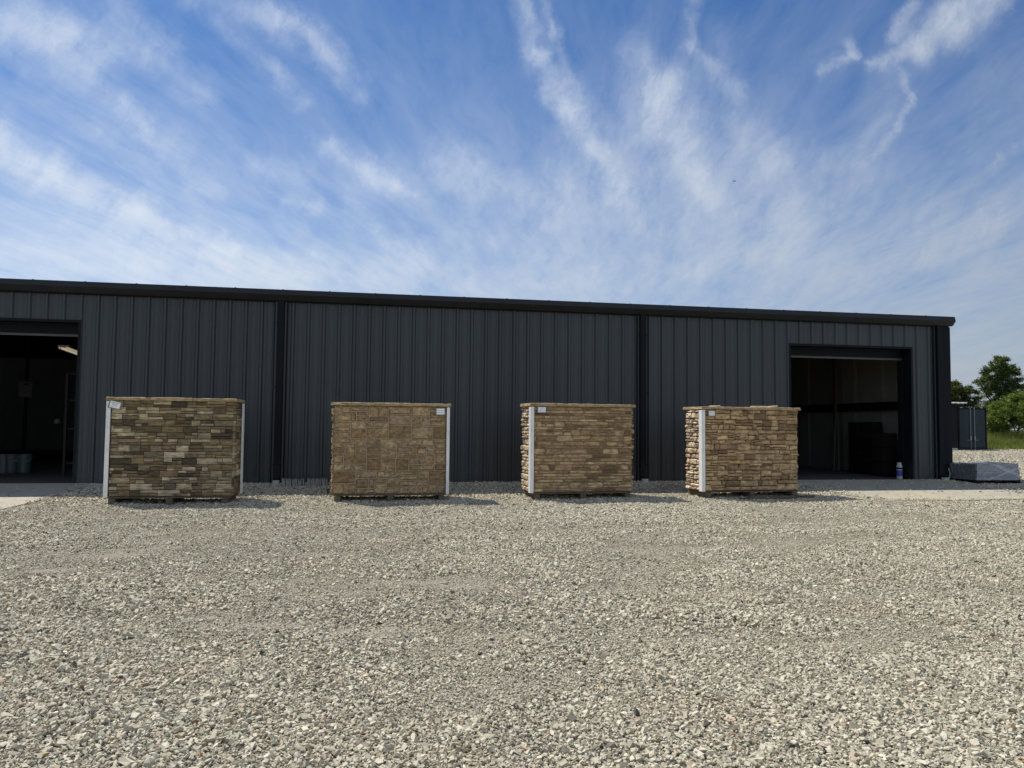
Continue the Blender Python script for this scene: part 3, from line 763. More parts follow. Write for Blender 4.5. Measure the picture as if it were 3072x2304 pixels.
def display(name_label, A, B, top, style, seed, posts, depth=.62, capmat=None):
    A = Vector(A); B = Vector(B); W = (B-A).length; rz = math.atan2(B.y-A.y, B.x-A.x)
    z0 = gz(*((A+B)/2)); base = z0+.125
    t = thing('stone_display', name_label, 'stone display', (A.x, A.y, base), rz, 'stone veneer display walls on pallets')
    H = top-.052-base; rd = random.Random(seed)
    core = MB(); yo = {1: .006, 2: -.004, 3: -.012, 4: .006}[style]
    core.box(.004, yo, 0, W-.004, depth-.006, H)
    core.build('backing_board', {1: M_M1, 2: M_M3, 3: M_M3, 4: M_M1}[style], t)
    fw0, fw1 = 0.0, W
    lw = {1: .018, 2: .022, 3: .020, 4: .022}[style]
    if 'L' in posts: fw0 = lw
    if 'R' in posts: fw1 = W-lw
    Wf = fw1-fw0
    if style == 1:
        rc = rects_courses(Wf, H, [H/15.0], .12, .34, rd, .62); sm = M_S1
        mb_ = stones(rc, rd, .0065, .030, .009, .007, skew=0)
    elif style == 2:
        rc = rects_split(0, 0, Wf, H, rd); sm = M_S2
        mb_ = stones(rc, rd, .028, .024, .008, .024, rnd_corner=0, wedge=.05, res=.028)
        bead = MB()
        for (a, b_, c, d_) in rc:
            if a > .02: e = rd.uniform(-.0025, .0025); bead.box(fw0+a-.007, -.019+e, b_, fw0+a+.006, .0, d_)
            if b_ > .02: e = rd.uniform(-.0025, .0025); bead.box(fw0+a, -.0185+e, b_-.006, fw0+c, .001, b_+.006)
        bead.build('mortar_joint', M_M2, t)
    elif style == 3:
        rc = rects_courses(Wf, H, lambda r_: r_.choice([.045, .055, .066, .08, .105]), .10, .40, rd, .30); sm = M_S3
        mb_ = stones(rc, rd, .012, .030, .010, .009, rnd_corner=.03, skew=.25)
    else:
        rc = rects_courses(Wf, H, [H/8.0], .18, .46, rd, 1.0); sm = M_S4
        rc2 = []
        for (a, b_, c, d_) in rc:
            if c-a > .24 and rd.random() < .45: m_ = a+(c-a)*rd.uniform(.3, .7); rc2 += [(a, b_, m_, d_), (m_, b_, c, d_)]
            elif d_-b_ > .085 and rd.random() < .5: m_ = b_+(d_-b_)*rd.uniform(.35, .65); rc2 += [(a, b_, c, m_), (a, m_, c, d_)]
            else: rc2.append((a, b_, c, d_))
        mb_ = stones(rc2, rd, .009, .040, .016, .007, skew=.28, wedge=.12)
    xform(mb_, Matrix.Translation((fw0, 0, 0))).build('stone_facing', sm, t)
    # side and back facings
    def side(mt, Wd, sm_, st):
        if st == 'rough':
            r2 = rects_courses(Wd, H, lambda r_: r_.choice([.06, .075, .09, .11]), .09, .24, rd, .3)
            m2 = stones(r2, rd, .014, .045, .018, .020, rnd_corner=.03, skew=.2, res=.025)
        elif st == 'thin':
            r2 = rects_courses(Wd, H, [H/15.0], .13, .36, rd, .4); m2 = stones(r2, rd, .005, .032, .012, .008)
        else:
            r2 = rects_courses(Wd, H, [H/14.0, H/11.0], .14, .3, rd, .4); m2 = stones(r2, rd, .016, .036, .012, .012)
        xform(m2, mt).build('side_facing', sm_, t)
    mL = Matrix.Translation((0, depth, 0))@Matrix.Rotation(-math.pi/2, 4, 'Z')
    mR = Matrix.Translation((W, 0, 0))@Matrix.Rotation(math.pi/2, 4, 'Z')
    mB = Matrix.Translation((W, depth, 0))@Matrix.Rotation(math.pi, 4, 'Z')
    cutL = .055 if 'L' in posts else 0
    side(mL, depth-cutL, {1: M_S1, 2: M_S2, 3: M_SIDE, 4: M_SIDE}[style], {1: 'thin', 2: 'ash', 3: 'rough', 4: 'rough'}[style])
    side(mR if style != 1 else mR, depth-(.055 if 'R' in posts or 'B' in posts else 0), {1: M_S1, 2: M_S2, 3: M_S3, 4: M_S4}[style], {1: 'thin', 2: 'ash', 3: 'rough', 4: 'rough'}[style])
    side(mB, W, sm, 'ash')
    # white corner boards
    for p in posts:
        mb_ = MB(); s = .052; hh = H-.012
        if p == 'L': mb_.box(-.028, -.058, -.01, lw-.004, -.034, hh); mb_.box(-.050, -.058, -.01, -.0285, .065, hh)
        if p == 'R': mb_.box(W-lw+.004, -.058, -.01, W+.012, -.034, hh); mb_.box(W+.0125, -.058, -.01, W+.034, .065, hh)
        if p == 'B': mb_.box(W+.036, depth-.075, -.01, W+.058, depth+.058, hh); mb_.box(W-.05, depth+.036, -.01, W+.0355, depth+.058, hh)
        mb_.build('corner_board', M_WHITE, t, bevel=.003)
    # three cap stones with rock-faced edges
    n = 3; xs = [-.062, W*(.33+rd.uniform(-.02, .02)), W*(.66+rd.uniform(-.02, .02)), W+.062]
    for k in range(n):
        a, b_ = xs[k]+.003, xs[k+1]-.003; dz = rd.uniform(-.003, .003); m_ = 12
        V_ = []; F_ = []
        for j, (yy_, zz_) in enumerate(((-.062, H+.001), (-.066, H+.024), (-.060, H+.046+dz), (-.045, H+.0525+dz), (depth+.05, H+.0525+dz), (depth+.062, H+.04), (depth+.06, H+.001))):
            for i in range(m_+1):
                u = i/m_; ee = .008 if i in (0, m_) and j in (2, 3) else 0
                V_.append((a+(b_-a)*u+(ee if i == 0 else -ee), yy_+(rd.uniform(-.006, .006) if j in (1, 2, 5) else 0), zz_+(rd.uniform(-.003, .003) if j in (2, 3) else 0)))
        for j in range(6):
            for i in range(m_): q = j*(m_+1)+i; F_.append((q, q+1, q+m_+2, q+m_+1))
        F_.append(tuple(j*(m_+1) for j in range(7))[::-1]); F_.append(tuple(j*(m_+1)+m_ for j in range(7)))
        F_.append(tuple(range(m_+1))+tuple(6*(m_+1)+i for i in range(m_, -1, -1)))
        mb_ = MB(); mb_.v = V_; mb_.f = F_; mb_.build('cap_stone', M_CAP, t)
    return t, W, H, base, rz
def pallet(A, rz, W, depth, label, z0, shift=0.0):
    t = thing('wooden_pallet', label, 'pallet', (A[0], A[1], z0), rz, 'pallets under the stone displays')
    for k in range(3):
        x = [.03+shift, W/2-.05, W-.14][k]
        mb_ = MB(); mb_.box(x, -.07, -.01, x+.10, depth+.04, .088); mb_.build('runner', M_WOOD, t, bevel=.006)
    for k in range(5):
        y = -.045+k*(depth+.02)/4.6
        mb_ = MB(); mb_.box(.0, y, .089, W, y+.10, .112+.002*(k % 2)); mb_.build('deck_board', M_WOOD, t, bevel=.003)
specs = [
 ((-4.03, 13.20), (-2.15, 13.17), 1.590, 1, 31, 'LB', 'grey-brown thin ledgestone display with a tilted white card, nearest the left door', 'dark pallet under the leftmost thin-ledgestone display'),
 ((-.545, 13.26), (1.375, 13.28), 1.560, 2, 17, 'R', 'tan square-cut ashlar stone display with mortar joints and a white card at its right', 'dark pallet under the tan ashlar stone display'),
 ((2.90, 13.34), (4.78, 13.42), 1.596, 3, 23, 'L', 'mortared buff ledgestone display with rounded thin stones and a card at its left', 'pallet with pale block ends under the rounded ledgestone display'),
 ((6.12, 13.28), (8.09, 13.40), 1.580, 4, 41, 'L', 'buff dry-stacked stone display with loose flat stones on its cap', 'pallet under the dry-stacked display nearest the right door'),
]
made = []
for (A, B, top, st, sd, posts, lab, plab) in specs:
    t, W, H, base, rz = display(lab, A, B, top, st, sd, posts)
    made.append((t, W, H, base, rz)); pallet(A, rz, W, .62, plab, base-.117)
make_card(made[0][0], .085, made[0][2]-.075, -.072, .155, .10, R(13), [(.32, -.42, .4, .11), (.1, -.3, .25, .1), (-.06, -.3, .2, .1), (-.34, -.45, -.05, .08)])
make_card(made[1][0], made[1][1]-.13, made[1][2]-.085, -.068, .135, .10, R(-2), [(.18, -.4, -.08, .1), (.2, .02, .42, .07), (-.16, -.4, -.1, .1), (-.16, .02, .44, .1)])
make_card(made[2][0], .155, made[2][2]-.065, -.068, .135, .09, 0, [(.38, -.1, .15, .1), (.15, -.36, .32, .12), (-.2, -.42, -.12, .1), (-.2, .0, .42, .1), (-.36, -.2, .25, .06)])
make_card(made[3][0], .145, made[3][2]-.075, -.072, .115, .085, 0, [(.28, -.36, -.05, .1), (.28, .02, .36, .08), (.12, -.38, .3, .08), (-.26, -.42, -.2, .1), (-.28, -.05, .42, .08)])
# loose flat stones on the cap of the last display
M_LOOSE = stone_mat('loose_flat', [(0, (.46, .42, .34)), (1, (.60, .56, .48))], (6, 6), .3, (.3, .27, .2))
def flat_stone(loc, rx, ry_, hz_, seed, label, tilt=0):
    rd = random.Random(seed); n = 14; V_ = []
    for j, (sc_, z) in enumerate(((.93, 0), (1, .3), (1, .7), (.9, 1))):
        for k in range(n):
            a = 2*math.pi*k/n; rr = 1+.16*math.sin(3*a+seed)+rd.uniform(-.04, .04)
            V_.append((rx*rr*sc_*math.cos(a), ry_*rr*sc_*math.sin(a), z*hz_+rd.uniform(-.002, .002)*(j == 3)))
    F_ = [(j*n+k, j*n+(k+1) % n, (j+1)*n+(k+1) % n, (j+1)*n+k) for j in range(3) for k in range(n)]+[tuple(range(n))[::-1], tuple(3*n+k for k in range(n))]
    mb_ = MB(); mb_.v = V_; mb_.f = F_; o = mb_.build('flat_stone', M_LOOSE); o.location = loc; o.rotation_euler = (0, -tilt, made[3][4])
    tag(o, label, 'stone', 'loose flat stones on the right display')
zc = 1.580+.004
flat_stone((6.46, 13.50, zc), .10, .09, .022, 2, 'loose pale flat stone alone above the white corner board of the dry-stacked display', .06)
flat_stone((7.40, 13.55, zc), .165, .12, .024, 5, 'longest loose pale flat stone on the right half of the dry-stacked display cap', 0)
flat_stone((7.68, 13.57, zc+.008), .10, .09, .024, 9, 'small tilted loose stone touching the longest one on the display cap', .10)
# scrap boards in front of the last pallet
t = thing('scrap_board', 'weathered grey plank lying on the gravel against the last display pallet', 'board', (7.55, 13.10, gz(7.55, 13.1)), R(2))
mb_ = MB(); mb_.box(-.62, -.05, .012, .72, .05, .045); mb_.build('board', M_WOOD, t, bevel=.004)
t = thing('scrap_board', 'thin lower plank poking out on the gravel under the last display', 'board', (7.2, 12.98, gz(7.2, 13.0)), R(-3))
mb_ = MB(); mb_.box(-.5, -.035, .008, .6, .035, .026); mb_.build('board', M_WOOD, t, bevel=.003)
# pale slab beside the left door
t = thing('concrete_paver', 'pale flat slab lying by the wall between the left door and first display', 'paver', (-5.02+.22, 15.55, gz(-4.8, 15.55)), R(4))
mb_ = MB(); mb_.box(-.18, -.12, -.01, .22, .12, .05); mb_.build('slab', mat('paver', (.36, .34, .30), .85, bump=.4), t, bevel=.008)

# rows of veneer pieces leaning on edge at the foot of the wall
M_VEN = mat('veneer_back', (.27, .25, .22), .9, var=.25, scale=20, bump=.5, dirt=(.2, .18, .15))
venm = []
for v_ in range(4):
    rd = random.Random(60+v_); mb_ = MB(); n = 6; V_ = []
    wdt = .034
    for sgn in (-1, 1):
        for i in range(n+1):
            for j in (0, 1):
                u = i/n; z = .135*math.sin(u*math.pi)**.35 if 0 < u < 1 else 0
                V_.append((sgn*wdt/2*(1-.15*j)+rd.uniform(-.002, .002), -.15+.30*u, (z if j else 0)+rd.uniform(-.003, .003)*j))
    F_ = []; st = 2*(n+1)
    for i in range(n):
        a = 2*i
        F_ += [(a, a+1, a+3, a+2), (st+a, st+a+2, st+a+3, st+a+1), (a+1, st+a+1, st+a+3, a+3), (a, a+2, st+a+2, st+a)]
    F_ += [(0, st, st+1, 1), (st-2, st-1, 2*st-1, 2*st-2)]
    mb_.v = V_; mb_.f = F_; o = mb_.build('veneer_stone', M_VEN, bevel=.004); venm.append(o)
used = set()
def place_row(x0, n, grp, words):
    x_ = x0
    rd = random.Random(int(x0*100))
    for k in range(n):
        b_ = venm[k % 4]
        o = b_ if k % 4 not in used else b_.copy()
        if k % 4 in used: COL.objects.link(o)
        used.add(k % 4)
        o.location = (x_, 15.52, gz(x_, 15.5)+.004); o.rotation_euler = (0, R(rd.uniform(-9, -2)), R(rd.uniform(-3, 3))); x_ += .0385
        o.scale = (1, 1, rd.uniform(.9, 1.05))
        tag(o, words, 'veneer stone', grp)
place_row(-1.58, 11, 'left row of veneer stones by the wall', 'dull grey veneer stone on edge in the row nearer the downspout')
place_row(-1.10, 10, 'right row of veneer stones by the wall', 'dull grey veneer stone on edge in the row running behind the ashlar display')

# dead weeds by the second display
def weed(loc, h, seed, label, n=7):
    rd = random.Random(seed); t = thing('weed', label, 'weed', loc)
    mb_ = MB()
    for k in range(n):
        a = rd.uniform(0, 6.28); l = h*rd.uniform(.5, 1); s = rd.uniform(.05, .35)
        mb_.tube([(0, 0, 0), (s*l*.4*math.cos(a), s*l*.4*math.sin(a), l*.6), (s*l*math.cos(a), s*l*math.sin(a), l)], [.004, .003, .0015], 5)
    mb_.build('stem', mat('weed_stem', (.10, .085, .05), .9), t)
    V_ = []; F_ = []
    for k in range(n*7):
        a = rd.uniform(0, 6.28); z = h*rd.uniform(.15, .9); r_ = rd.uniform(.01, .3)*h; c = Vector((r_*math.cos(a)*z/h, r_*math.sin(a)*z/h, z)); d1 = Vector((rd.uniform(-1, 1), rd.uniform(-1, 1), rd.uniform(-.4, .8))).normalized()*.02; d2 = d1.cross(Vector((rd.uniform(-1, 1), .3, 1))).normalized()*.007
        o_ = len(V_); V_ += [c-d1, c+d2, c+d1, c-d2]; F_.append((o_, o_+1, o_+2, o_+3))
    mb_ = MB(); mb_.add(V_, F_); mb_.build('leaves', mat('weed_leaf', (.06, .075, .03), .8), t)
weed((-.76, 13.75, gz(-.76, 13.75)), .30, 4, 'thin dead weed stalk standing in the gravel left of the ashlar display', 2)
weed((-.66, 14.1, gz(-.66, 14.1)), .14, 6, 'low sprawling weed at the left foot of the ashlar display', 9)

# ------------------------------------------------------------------ things inside the doors
def bucket(loc, r_, h, c, label, grp='buckets inside the left door', handle=True):
    t = thing('bucket', label, 'bucket', loc, 0, grp)
    mb_ = MB(); mb_.lathe([(.0, 0), (r_*.86, 0), (r_*.88, .02), (r_*.98, h*.82), (r_*1.06, h*.82), (r_*1.06, h*.86), (r_, h*.86), (r_*1.03, h), (r_*.97, h), (r_*.84, .02), (0, .02)], n=24)
    mb_.build('pail', mat('pail', c, .4), t, smooth=False)
    if handle:
        mb_ = MB(); mb_.tube([(r_*1.06*math.cos(a), -r_*1.0*math.sin(a)*.9, h*.86-.12*math.sin(a)) for a in np.linspace(0, math.pi, 13)], .004, 6)
        mb_.build('handle', M_PALE, t)
for (px, c, lab) in ((10, (.14, .14, .15), 'pale grey bucket at the frame edge inside the left door'), (33, (.08, .10, .11), 'blue-green bucket between the grey and green ones inside the left door'), (72, (.07, .11, .10), 'green bucket, rightmost of those standing inside the left door')):
    p = at(px, 1411, 19.3); bucket((p.x, p.y, .008), .155, .42, c, lab)
p = at(75, 1175, 21.5)
t = thing('electrical_panel', 'pale grey electrical box high up inside the left door', 'electrical box', (p.x, p.y, 0))
mb_ = MB(); mb_.box(-.16, 0, 1.80, .16, .12, 2.20); mb_.build('cabinet', mat('box_grey', (.10, .10, .095), .6), t, bevel=.006)
mb_ = MB(); mb_.box(-.02, -.006, 2.10, .09, .0, 2.14); mb_.build('label_plate', M_DARK, t)
mb_ = MB(); mb_.box(-.03, .03, .0, .03, .11, 1.80); mb_.box(-.03, .03, 2.2, .03, .11, 3.9); mb_.build('conduit_post', M_DARK, t)
# steel rack on the right of the left door
p = at(203, 1117, 18.2)
t = thing('storage_rack', 'tall narrow steel shelving rack just inside the right edge of left door', 'rack', (p.x, p.y, 0.008))
M_RACK = mat('rack_steel', (.035, .03, .026), .7, spec=.2)
for (a, b_) in ((0, 0), (1.2, 0), (0, .6), (1.2, .6)):
    mb_ = MB(); mb_.box(a-.025, b_-.025, 0, a+.025, b_+.025, 2.24); mb_.build('post', M_RACK, t)
for z in (.25, 1.0, 1.62, 2.20):
    mb_ = MB(); mb_.box(-.02, .026, z, 1.22, .574, z+.04); mb_.build('shelf', M_RACK, t)
p = at(172, 1270, 18.8)
t = thing('hand_tool', 'small round pale gadget hanging beside the rack inside the left door', 'tool', p); mb_ = MB(); mb_.lathe([(0, 0), (.07, 0), (.075, .04), (.05, .10), (0, .11)], n=16); mb_.build('body', mat('tool_grey', (.1, .09, .08), .6), t)
mb_ = MB(); mb_.box(-.012, -.02, -.16, .012, .0, .0); mb_.tube([(0, 0, .1), (0, .02, 2.2)], .006, 5); mb_.build('handle', M_DARK, t)
# strip light
pa, pb = at(190, 1038, 20.0), at(262, 1071, 22.6)
t = thing('strip_light', 'lit warm white strip light under the roof seen through the left door', 'ceiling light', (pa+pb)/2)
d_ = (pb-pa); d_.z = 0; L_ = d_.length; ax = d_.normalized(); sd_ = Vector((-ax.y, ax.x, 0))
def lamp_box(w0, w1, z0_, z1_):
    return [(ax*a+sd_*b_+Vector((0, 0, c))) for c in (z0_, z1_) for a, b_ in ((-L_/2, w0), (L_/2, w0), (L_/2, w1), (-L_/2, w1))]
bf = [(0, 3, 2, 1), (4, 5, 6, 7), (0, 1, 5, 4), (1, 2, 6, 5), (2, 3, 7, 6), (3, 0, 4, 7)]
mb_ = MB(); mb_.add(lamp_box(-.12, .12, .0, .05), bf); mb_.build('housing', M_WHITE, t)
em, q, b = principled('lamp_tube'); b.inputs['Base Color'].default_value = (1, .9, .7, 1); b.inputs['Emission Color'].default_value = (1, .86, .62, 1); b.inputs['Emission Strength'].default_value = .28
for s_ in (-.07, .07):
    mb_ = MB(); mb_.add(lamp_box(s_-.025, s_+.025, -.04, -.002), bf); mb_.build('tube', em, t)
mb_ = MB(); mb_.tube([ax*(-L_*.35)+Vector((0, 0, .05)), ax*(-L_*.35)+Vector((0, 0, 1.05))], .008, 6); mb_.tube([ax*(L_*.35)+Vector((0, 0, .05)), ax*(L_*.35)+Vector((0, 0, .85))], .008, 6); mb_.build('hanger', M_DARK, t)

# right door: canister at the jamb, boxes and leaning sheets deeper in
p = at(2699.5, 1434, 16.12)
t = thing('caulk_pail', 'narrow white container with blue label standing at the right jamb of the right door', 'container', (p.x-.01, p.y, .012))
mb_ = MB(); mb_.lathe([(0, 0), (.062, 0), (.066, .01), (.066, .30), (.05, .335), (.05, .39), (0, .39)], n=20); mb_.build('body', mat('dull_white', (.36, .37, .38), .5), t)
mb_ = MB(); mb_.lathe([(.0675, .07), (.0675, .21)], n=20); mb_.build('label_band', mat('blue_label', (.05, .06, .25), .5), t)
mb_ = MB(); mb_.lathe([(.0675, .235), (.0675, .275)], n=20); mb_.build('label_stripe', M_DARK, t)
M_BOX = mat('dark_crate', (.012, .010, .008), .85, spec=.2)
for k, (px0, px1, py0, Yd, lab) in enumerate(((2575, 2616, 1266, 18.3, 'dark crate stack seen dimly in the middle of the right doorway'), (2617, 2648, 1265, 17.7, 'taller dark box beside the crate stack inside the right doorway'), (2648, 2691, 1299, 16.95, 'low wide dark box nearest the white wall inside the right doorway'))):
    a = at(px0, py0, Yd); b_ = at(px1, py0, Yd); t = thing('storage_crate', lab, 'crate', (a.x, a.y, .008), 0, 'dark crates inside the right doorway')
    mb_ = MB(); n = 3
    for j in range(n): mb_.box(0, 0, a.z*j/n, b_.x-a.x, .45, a.z*(j+1)/n-.015)
    mb_.build('body', M_BOX, t, bevel=.01)
    mb_ = MB(); mb_.box(.02, -.012, .02, (b_.x-a.x)-.02, -.001, .08); mb_.build('skid', M_DARK, t)
for k, (px, lean, lab) in enumerate(((2520, .35, 'leftmost pale sheet leaning inside the right doorway'), (2531, .22, 'thin pale strip leaning right of the leaning sheet in the right doorway'))):
    a = at(px, 1240, 19.2); t = thing('leaning_strip', lab, 'trim strip', (a.x-.1, a.y, .008), 0, 'strips leaning inside the right doorway')
    mb_ = MB(); mb_.tube([(-lean*.3, 0, 0), (0, .1, 1.0), (lean*.5, .3, a.z)], [.02, .018, .015], 5); mb_.build('strip', mat('strip_grey', (.12, .115, .1), .5), t)

# ------------------------------------------------------------------ wrapped bundle at the corner
def wrap_mat():
    m, q, b = principled('stretch_wrap')
    tc = q.n('ShaderNodeTexCoord').outputs['Object']
    mp = q.n('ShaderNodeMapping'); q.put(mp.inputs[0], tc); mp.inputs['Scale'].default_value = (.5, .5, 36)
    st = q.noise(mp.outputs[0], 2.2, 7, .62, .1)
    sp = q.n('ShaderNodeSeparateXYZ'); q.put(sp.inputs[0], tc)
    def band(k, c, wd):
        d = q.m('ABSOLUTE', q.m('SUBTRACT', q.m('ADD', sp.outputs[2], q.m('MULTIPLY', sp.outputs[0], k)), c)); return q.mapr(d, 0, wd, 1, 0, True)
    bands = q.m('MAXIMUM', q.m('MAXIMUM', band(.42, .62, .02), band(.42, .66, .014)), q.m('MULTIPLY', band(-.36, -.02, .03), .6))
    col = q.ramp(st, [(.28, (.10, .11, .12)), (.5, (.24, .26, .28)), (.68, (.40, .42, .45))])  # low tones put shade into the crevices between the layers
    col = q.mix(q.m('MULTIPLY', bands, .8), col, (.62, .64, .66))
    q.put(b.inputs['Base Color'], col); b.inputs['Roughness'].default_value = .28; b.inputs['Coat Weight'].default_value = .5
    bp = q.n('ShaderNodeBump'); bp.inputs['Strength'].default_value = .6; bp.inputs['Distance'].default_value = .02
    q.put(bp.inputs['Height'], st); q.put(b.inputs['Normal'], bp.outputs[0])
    return m
M_WRAP = wrap_mat()
def ray_ground(px, py):
    z = 0
    for _ in range(12):
        d = fwd+rt*((px-1536)/FPX)+up*((1152-py)/FPX); t_ = (z-CAM_H)/d.z; x_, y_ = d.x*t_, d.y*t_; z = gz(x_, y_)
    return Vector((x_, y_, z))
pc = ray_ground(2931, 1452); pr = ray_ground(3062, 1452); pl = ray_ground(2849, 1441)
t = thing('wrapped_bundle', 'long stack of boards in grey stretch wrap lying by the right corner of building', 'wrapped stack', (pc.x, pc.y, pc.z), 0)
def bundle(p0, p1, dep_dir, dp, z0_, z1_, seed, m_, name, lab=None):
    rd = random.Random(seed); L_ = (p1-p0).length; ax_ = (p1-p0).normalized(); n = 26; nz = 9; V_ = []; F_ = []
    nrm = dep_dir.normalized()
    for side_ in (0, 1):
        for j in range(nz+1):
            v_ = j/nz; shr = .035*math.sin(v_*9)*0+rd.uniform(-.012, .012)
            for i in range(n+1):
                u = i/n; e = rd.uniform(-.008, .008); sag = .02*math.sin(u*5+seed)
                a_ = (u-.5)*(L_-.06*v_)+shr*(1 if i in (0, n) else 0)
                base_ = p0+ax_*(L_/2+a_)
                q_ = base_+nrm*((e if side_ == 0 else dp+e)+.02*v_*(1 if side_ == 0 else -1)); V_.append((q_.x-pc.x, q_.y-pc.y, z0_+(z1_-z0_)*v_+(sag if j == nz else 0)*.5))
    N1 = (nz+1)*(n+1)
    for j in range(nz):
        for i in range(n):
            a_ = j*(n+1)+i; F_.append((a_, a_+1, a_+n+2, a_+n+1)); F_.append((N1+a_, N1+a_+n+1, N1+a_+n+2, N1+a_+1))
        a_ = j*(n+1); F_.append((a_, a_+n+1, N1+a_+n+1, N1+a_)); a_ += n; F_.append((a_, N1+a_, N1+a_+n+1, a_+n+1))
    for i in range(n): a_ = nz*(n+1)+i; F_.append((a_, a_+1, N1+a_+1, N1+a_)); F_.append((i, N1+i, N1+i+1, i+1))
    mb__ = MB(); mb__.v = V_; mb__.f = F_; o_ = mb__.build(name, m_, t); o_.data.polygons.foreach_set('use_smooth', [False]*len(o_.data.polygons))
    if lab: o_['label'] = lab
    return o_
fr = Vector((pr.x-pc.x, pr.y-pc.y, 0)); lf = Vector((pl.x-pc.x, pl.y-pc.y, 0))
p0 = Vector((pc.x, pc.y, 0)); p1 = Vector((pr.x, pr.y, 0)); nn = Vector((-fr.y, fr.x, 0)).normalized()
htop = at(2931, 1392, pc.y).z-pc.z
bundle(p0, p1, nn, .9, .085, htop, 3, M_WRAP, 'wrapped_boards', 'paler wrapped half with crossed strapping')
M_WRAP_SHADE = wrap_mat(); M_WRAP_SHADE.name = 'stretch_wrap_shaded'  # same wrap with the building's shade put into its colour
for e_ in M_WRAP_SHADE.node_tree.nodes:
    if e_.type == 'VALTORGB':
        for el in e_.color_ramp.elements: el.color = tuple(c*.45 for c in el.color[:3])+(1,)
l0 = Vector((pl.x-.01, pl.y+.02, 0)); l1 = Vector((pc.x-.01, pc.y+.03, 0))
bundle(l0, l1, Vector((-(l1-l0).y, (l1-l0).x, 0)), .8, .085, htop*.97, 8, M_WRAP_SHADE, 'wrapped_boards', 'left half of the bundle with shade put into the wrap colour')
for k, (u0_, u1_) in enumerate(((.0, .1), (.42, .56), (.68, .73), (.9, 1.0))):
    a_ = p0+(p1-p0)*u0_; b_ = p0+(p1-p0)*u1_
    mb_ = MB(); V_ = [(a_.x, a_.y), (b_.x, b_.y), (b_.x+nn.x*.9, b_.y+nn.y*.9), (a_.x+nn.x*.9, a_.y+nn.y*.9)]
    mb_.add([(x-pc.x, y-pc.y, z) for z in (-.005, .06) for x, y in V_], bf); mb_.build('skid', M_DARK, t)
mb_ = MB(); V_ = [(p0.x, p0.y), (p1.x, p1.y), (p1.x+nn.x*.9, p1.y+nn.y*.9), (p0.x+nn.x*.9, p0.y+nn.y*.9)]
mb_.add([(x-pc.x, y-pc.y, z) for z in (.061, .084) for x, y in V_], bf); mb_.build('skid_deck', M_DARK, t)

# ------------------------------------------------------------------ container beyond
M_CON = metal_paint('container_green', (.022, .036, .044), .5, .2); M_BAR = mat('lock_bar', (.22, .24, .29), .4, .2)
CY = 42.0; a = at(2877, 1350, CY); b_ = at(2962, 1350, CY); ztop = at(2915, 1222, CY).z; W = b_.x-a.x
t = thing('shipping_container', 'dark green shipping container with two pale lock bars beside the bushes', 'container', (a.x, CY, gz(a.x, CY))); H = ztop-gz(a.x, CY)
mb_ = MB(); mb_.box(0, .06, .12, .05, 6.0, H); mb_.box(W-.05, .06, .12, W, 6, H); mb_.box(.05, .06, H-.03, W-.05, 6, H-.001); mb_.box(.05, 5.95, .12, W-.05, 5.999, H-.03); mb_.box(.05, .06, .10, W-.05, 5.95, .13)
for k in range(22): mb_.box(-.025, .4+k*.25, .2, 0, .52+k*.25, H-.1)
mb_.build('shell', M_CON, t)
mb_ = MB(); mb_.box(0, 0, 0, .1, .059, H); mb_.box(W-.1, 0, 0, W, .059, H); mb_.box(.101, 0, H-.12, W-.101, .059, H); mb_.box(.101, 0, 0.02, W-.101, .059, .16); mb_.build('door_post', M_TRIM, t)
for s in (0, 1):
    x0_, x1_ = (.115, W/2-.005) if s == 0 else (W/2+.005, W-.115)
    mb_ = MB(); mb_.box(x0_, .02, .17, x1_, .055, H-.13)
    for z in (.55, .62+.45, 1.55, 2.0): mb_.box(x0_+.06, .006, z, x1_-.06, .0195, z+.02)
    d = mb_.build('door', M_CON, t)
    xb = W/2-.17 if s == 0 else W/2+.12
    mb_ = MB(); mb_.tube([(xb, -.02, .05), (xb, -.02, H-.02)], .022, 8); mb_.box(xb-.05, -.035, H-.09, xb+.02, -.001, H-.04); mb_.build('lock_bar', M_BAR, d)
    mb_ = MB(); mb_.box(xb-.05, -.05, .62, xb+.05, -.022, .86); mb_.box(min(xb, xb+(-.28 if s == 0 else .28)), -.045, .60, max(xb, xb+(-.28 if s == 0 else .28)), -.025, .625); mb_.build('handle', M_BAR, d)
mb_ = MB()
for x0_ in (.14, .2, .26, W-.44, W-.38, W-.32): mb_.box(x0_, -.012, H-.05, x0_+.035, -.001, H+.01)
mb_.build('top_mark', M_PALE, t)
mb_ = MB()
for x0_ in (.0, W-.12):
    mb_.box(x0_, -.01, -.03, x0_+.12, .1, .018)
mb_.build('corner_foot', M_PALE, t)
# darker container left of it with white sheets on top
a2 = at(2800, 1350, 41.6); b2 = at(2875, 1350, 41.6)
t = thing('storage_container', 'black storage container half hidden by the building corner', 'container', (a2.x, 41.6, gz(a2.x, 41.6)))
zt = at(2860, 1219, 41.6).z-gz(a2.x, 41.6); W2 = b2.x-a2.x
mb_ = MB(); mb_.box(0, 0, 0.08, W2, 5.0, zt, ); mb_.build('shell', M_TRIM, t, bevel=.02)
mb_ = MB(); mb_.box(W2-.5, -.02, .02, W2-.05, -.002, .12); mb_.box(.1, -.02, .02, .4, -.002, .12); mb_.build('foot', M_PALE, t)
za = at(2860, 1207, 41.6).z
t = thing('roof_sheets', 'row of bright white roofing sheets laid above the black container', 'roofing sheets', (a2.x, 41.4, za-.02))
Wp = at(2903, 1207, 41.4).x-a2.x
n = 7
for k in range(n):
    mb_ = MB(); mb_.box(Wp*k/n+.02, 0, -.04, Wp*(k+1)/n-.03, 2.5, .035); mb_.build('sheet', mat('white_sheet', (.8, .8, .78), .3), t)
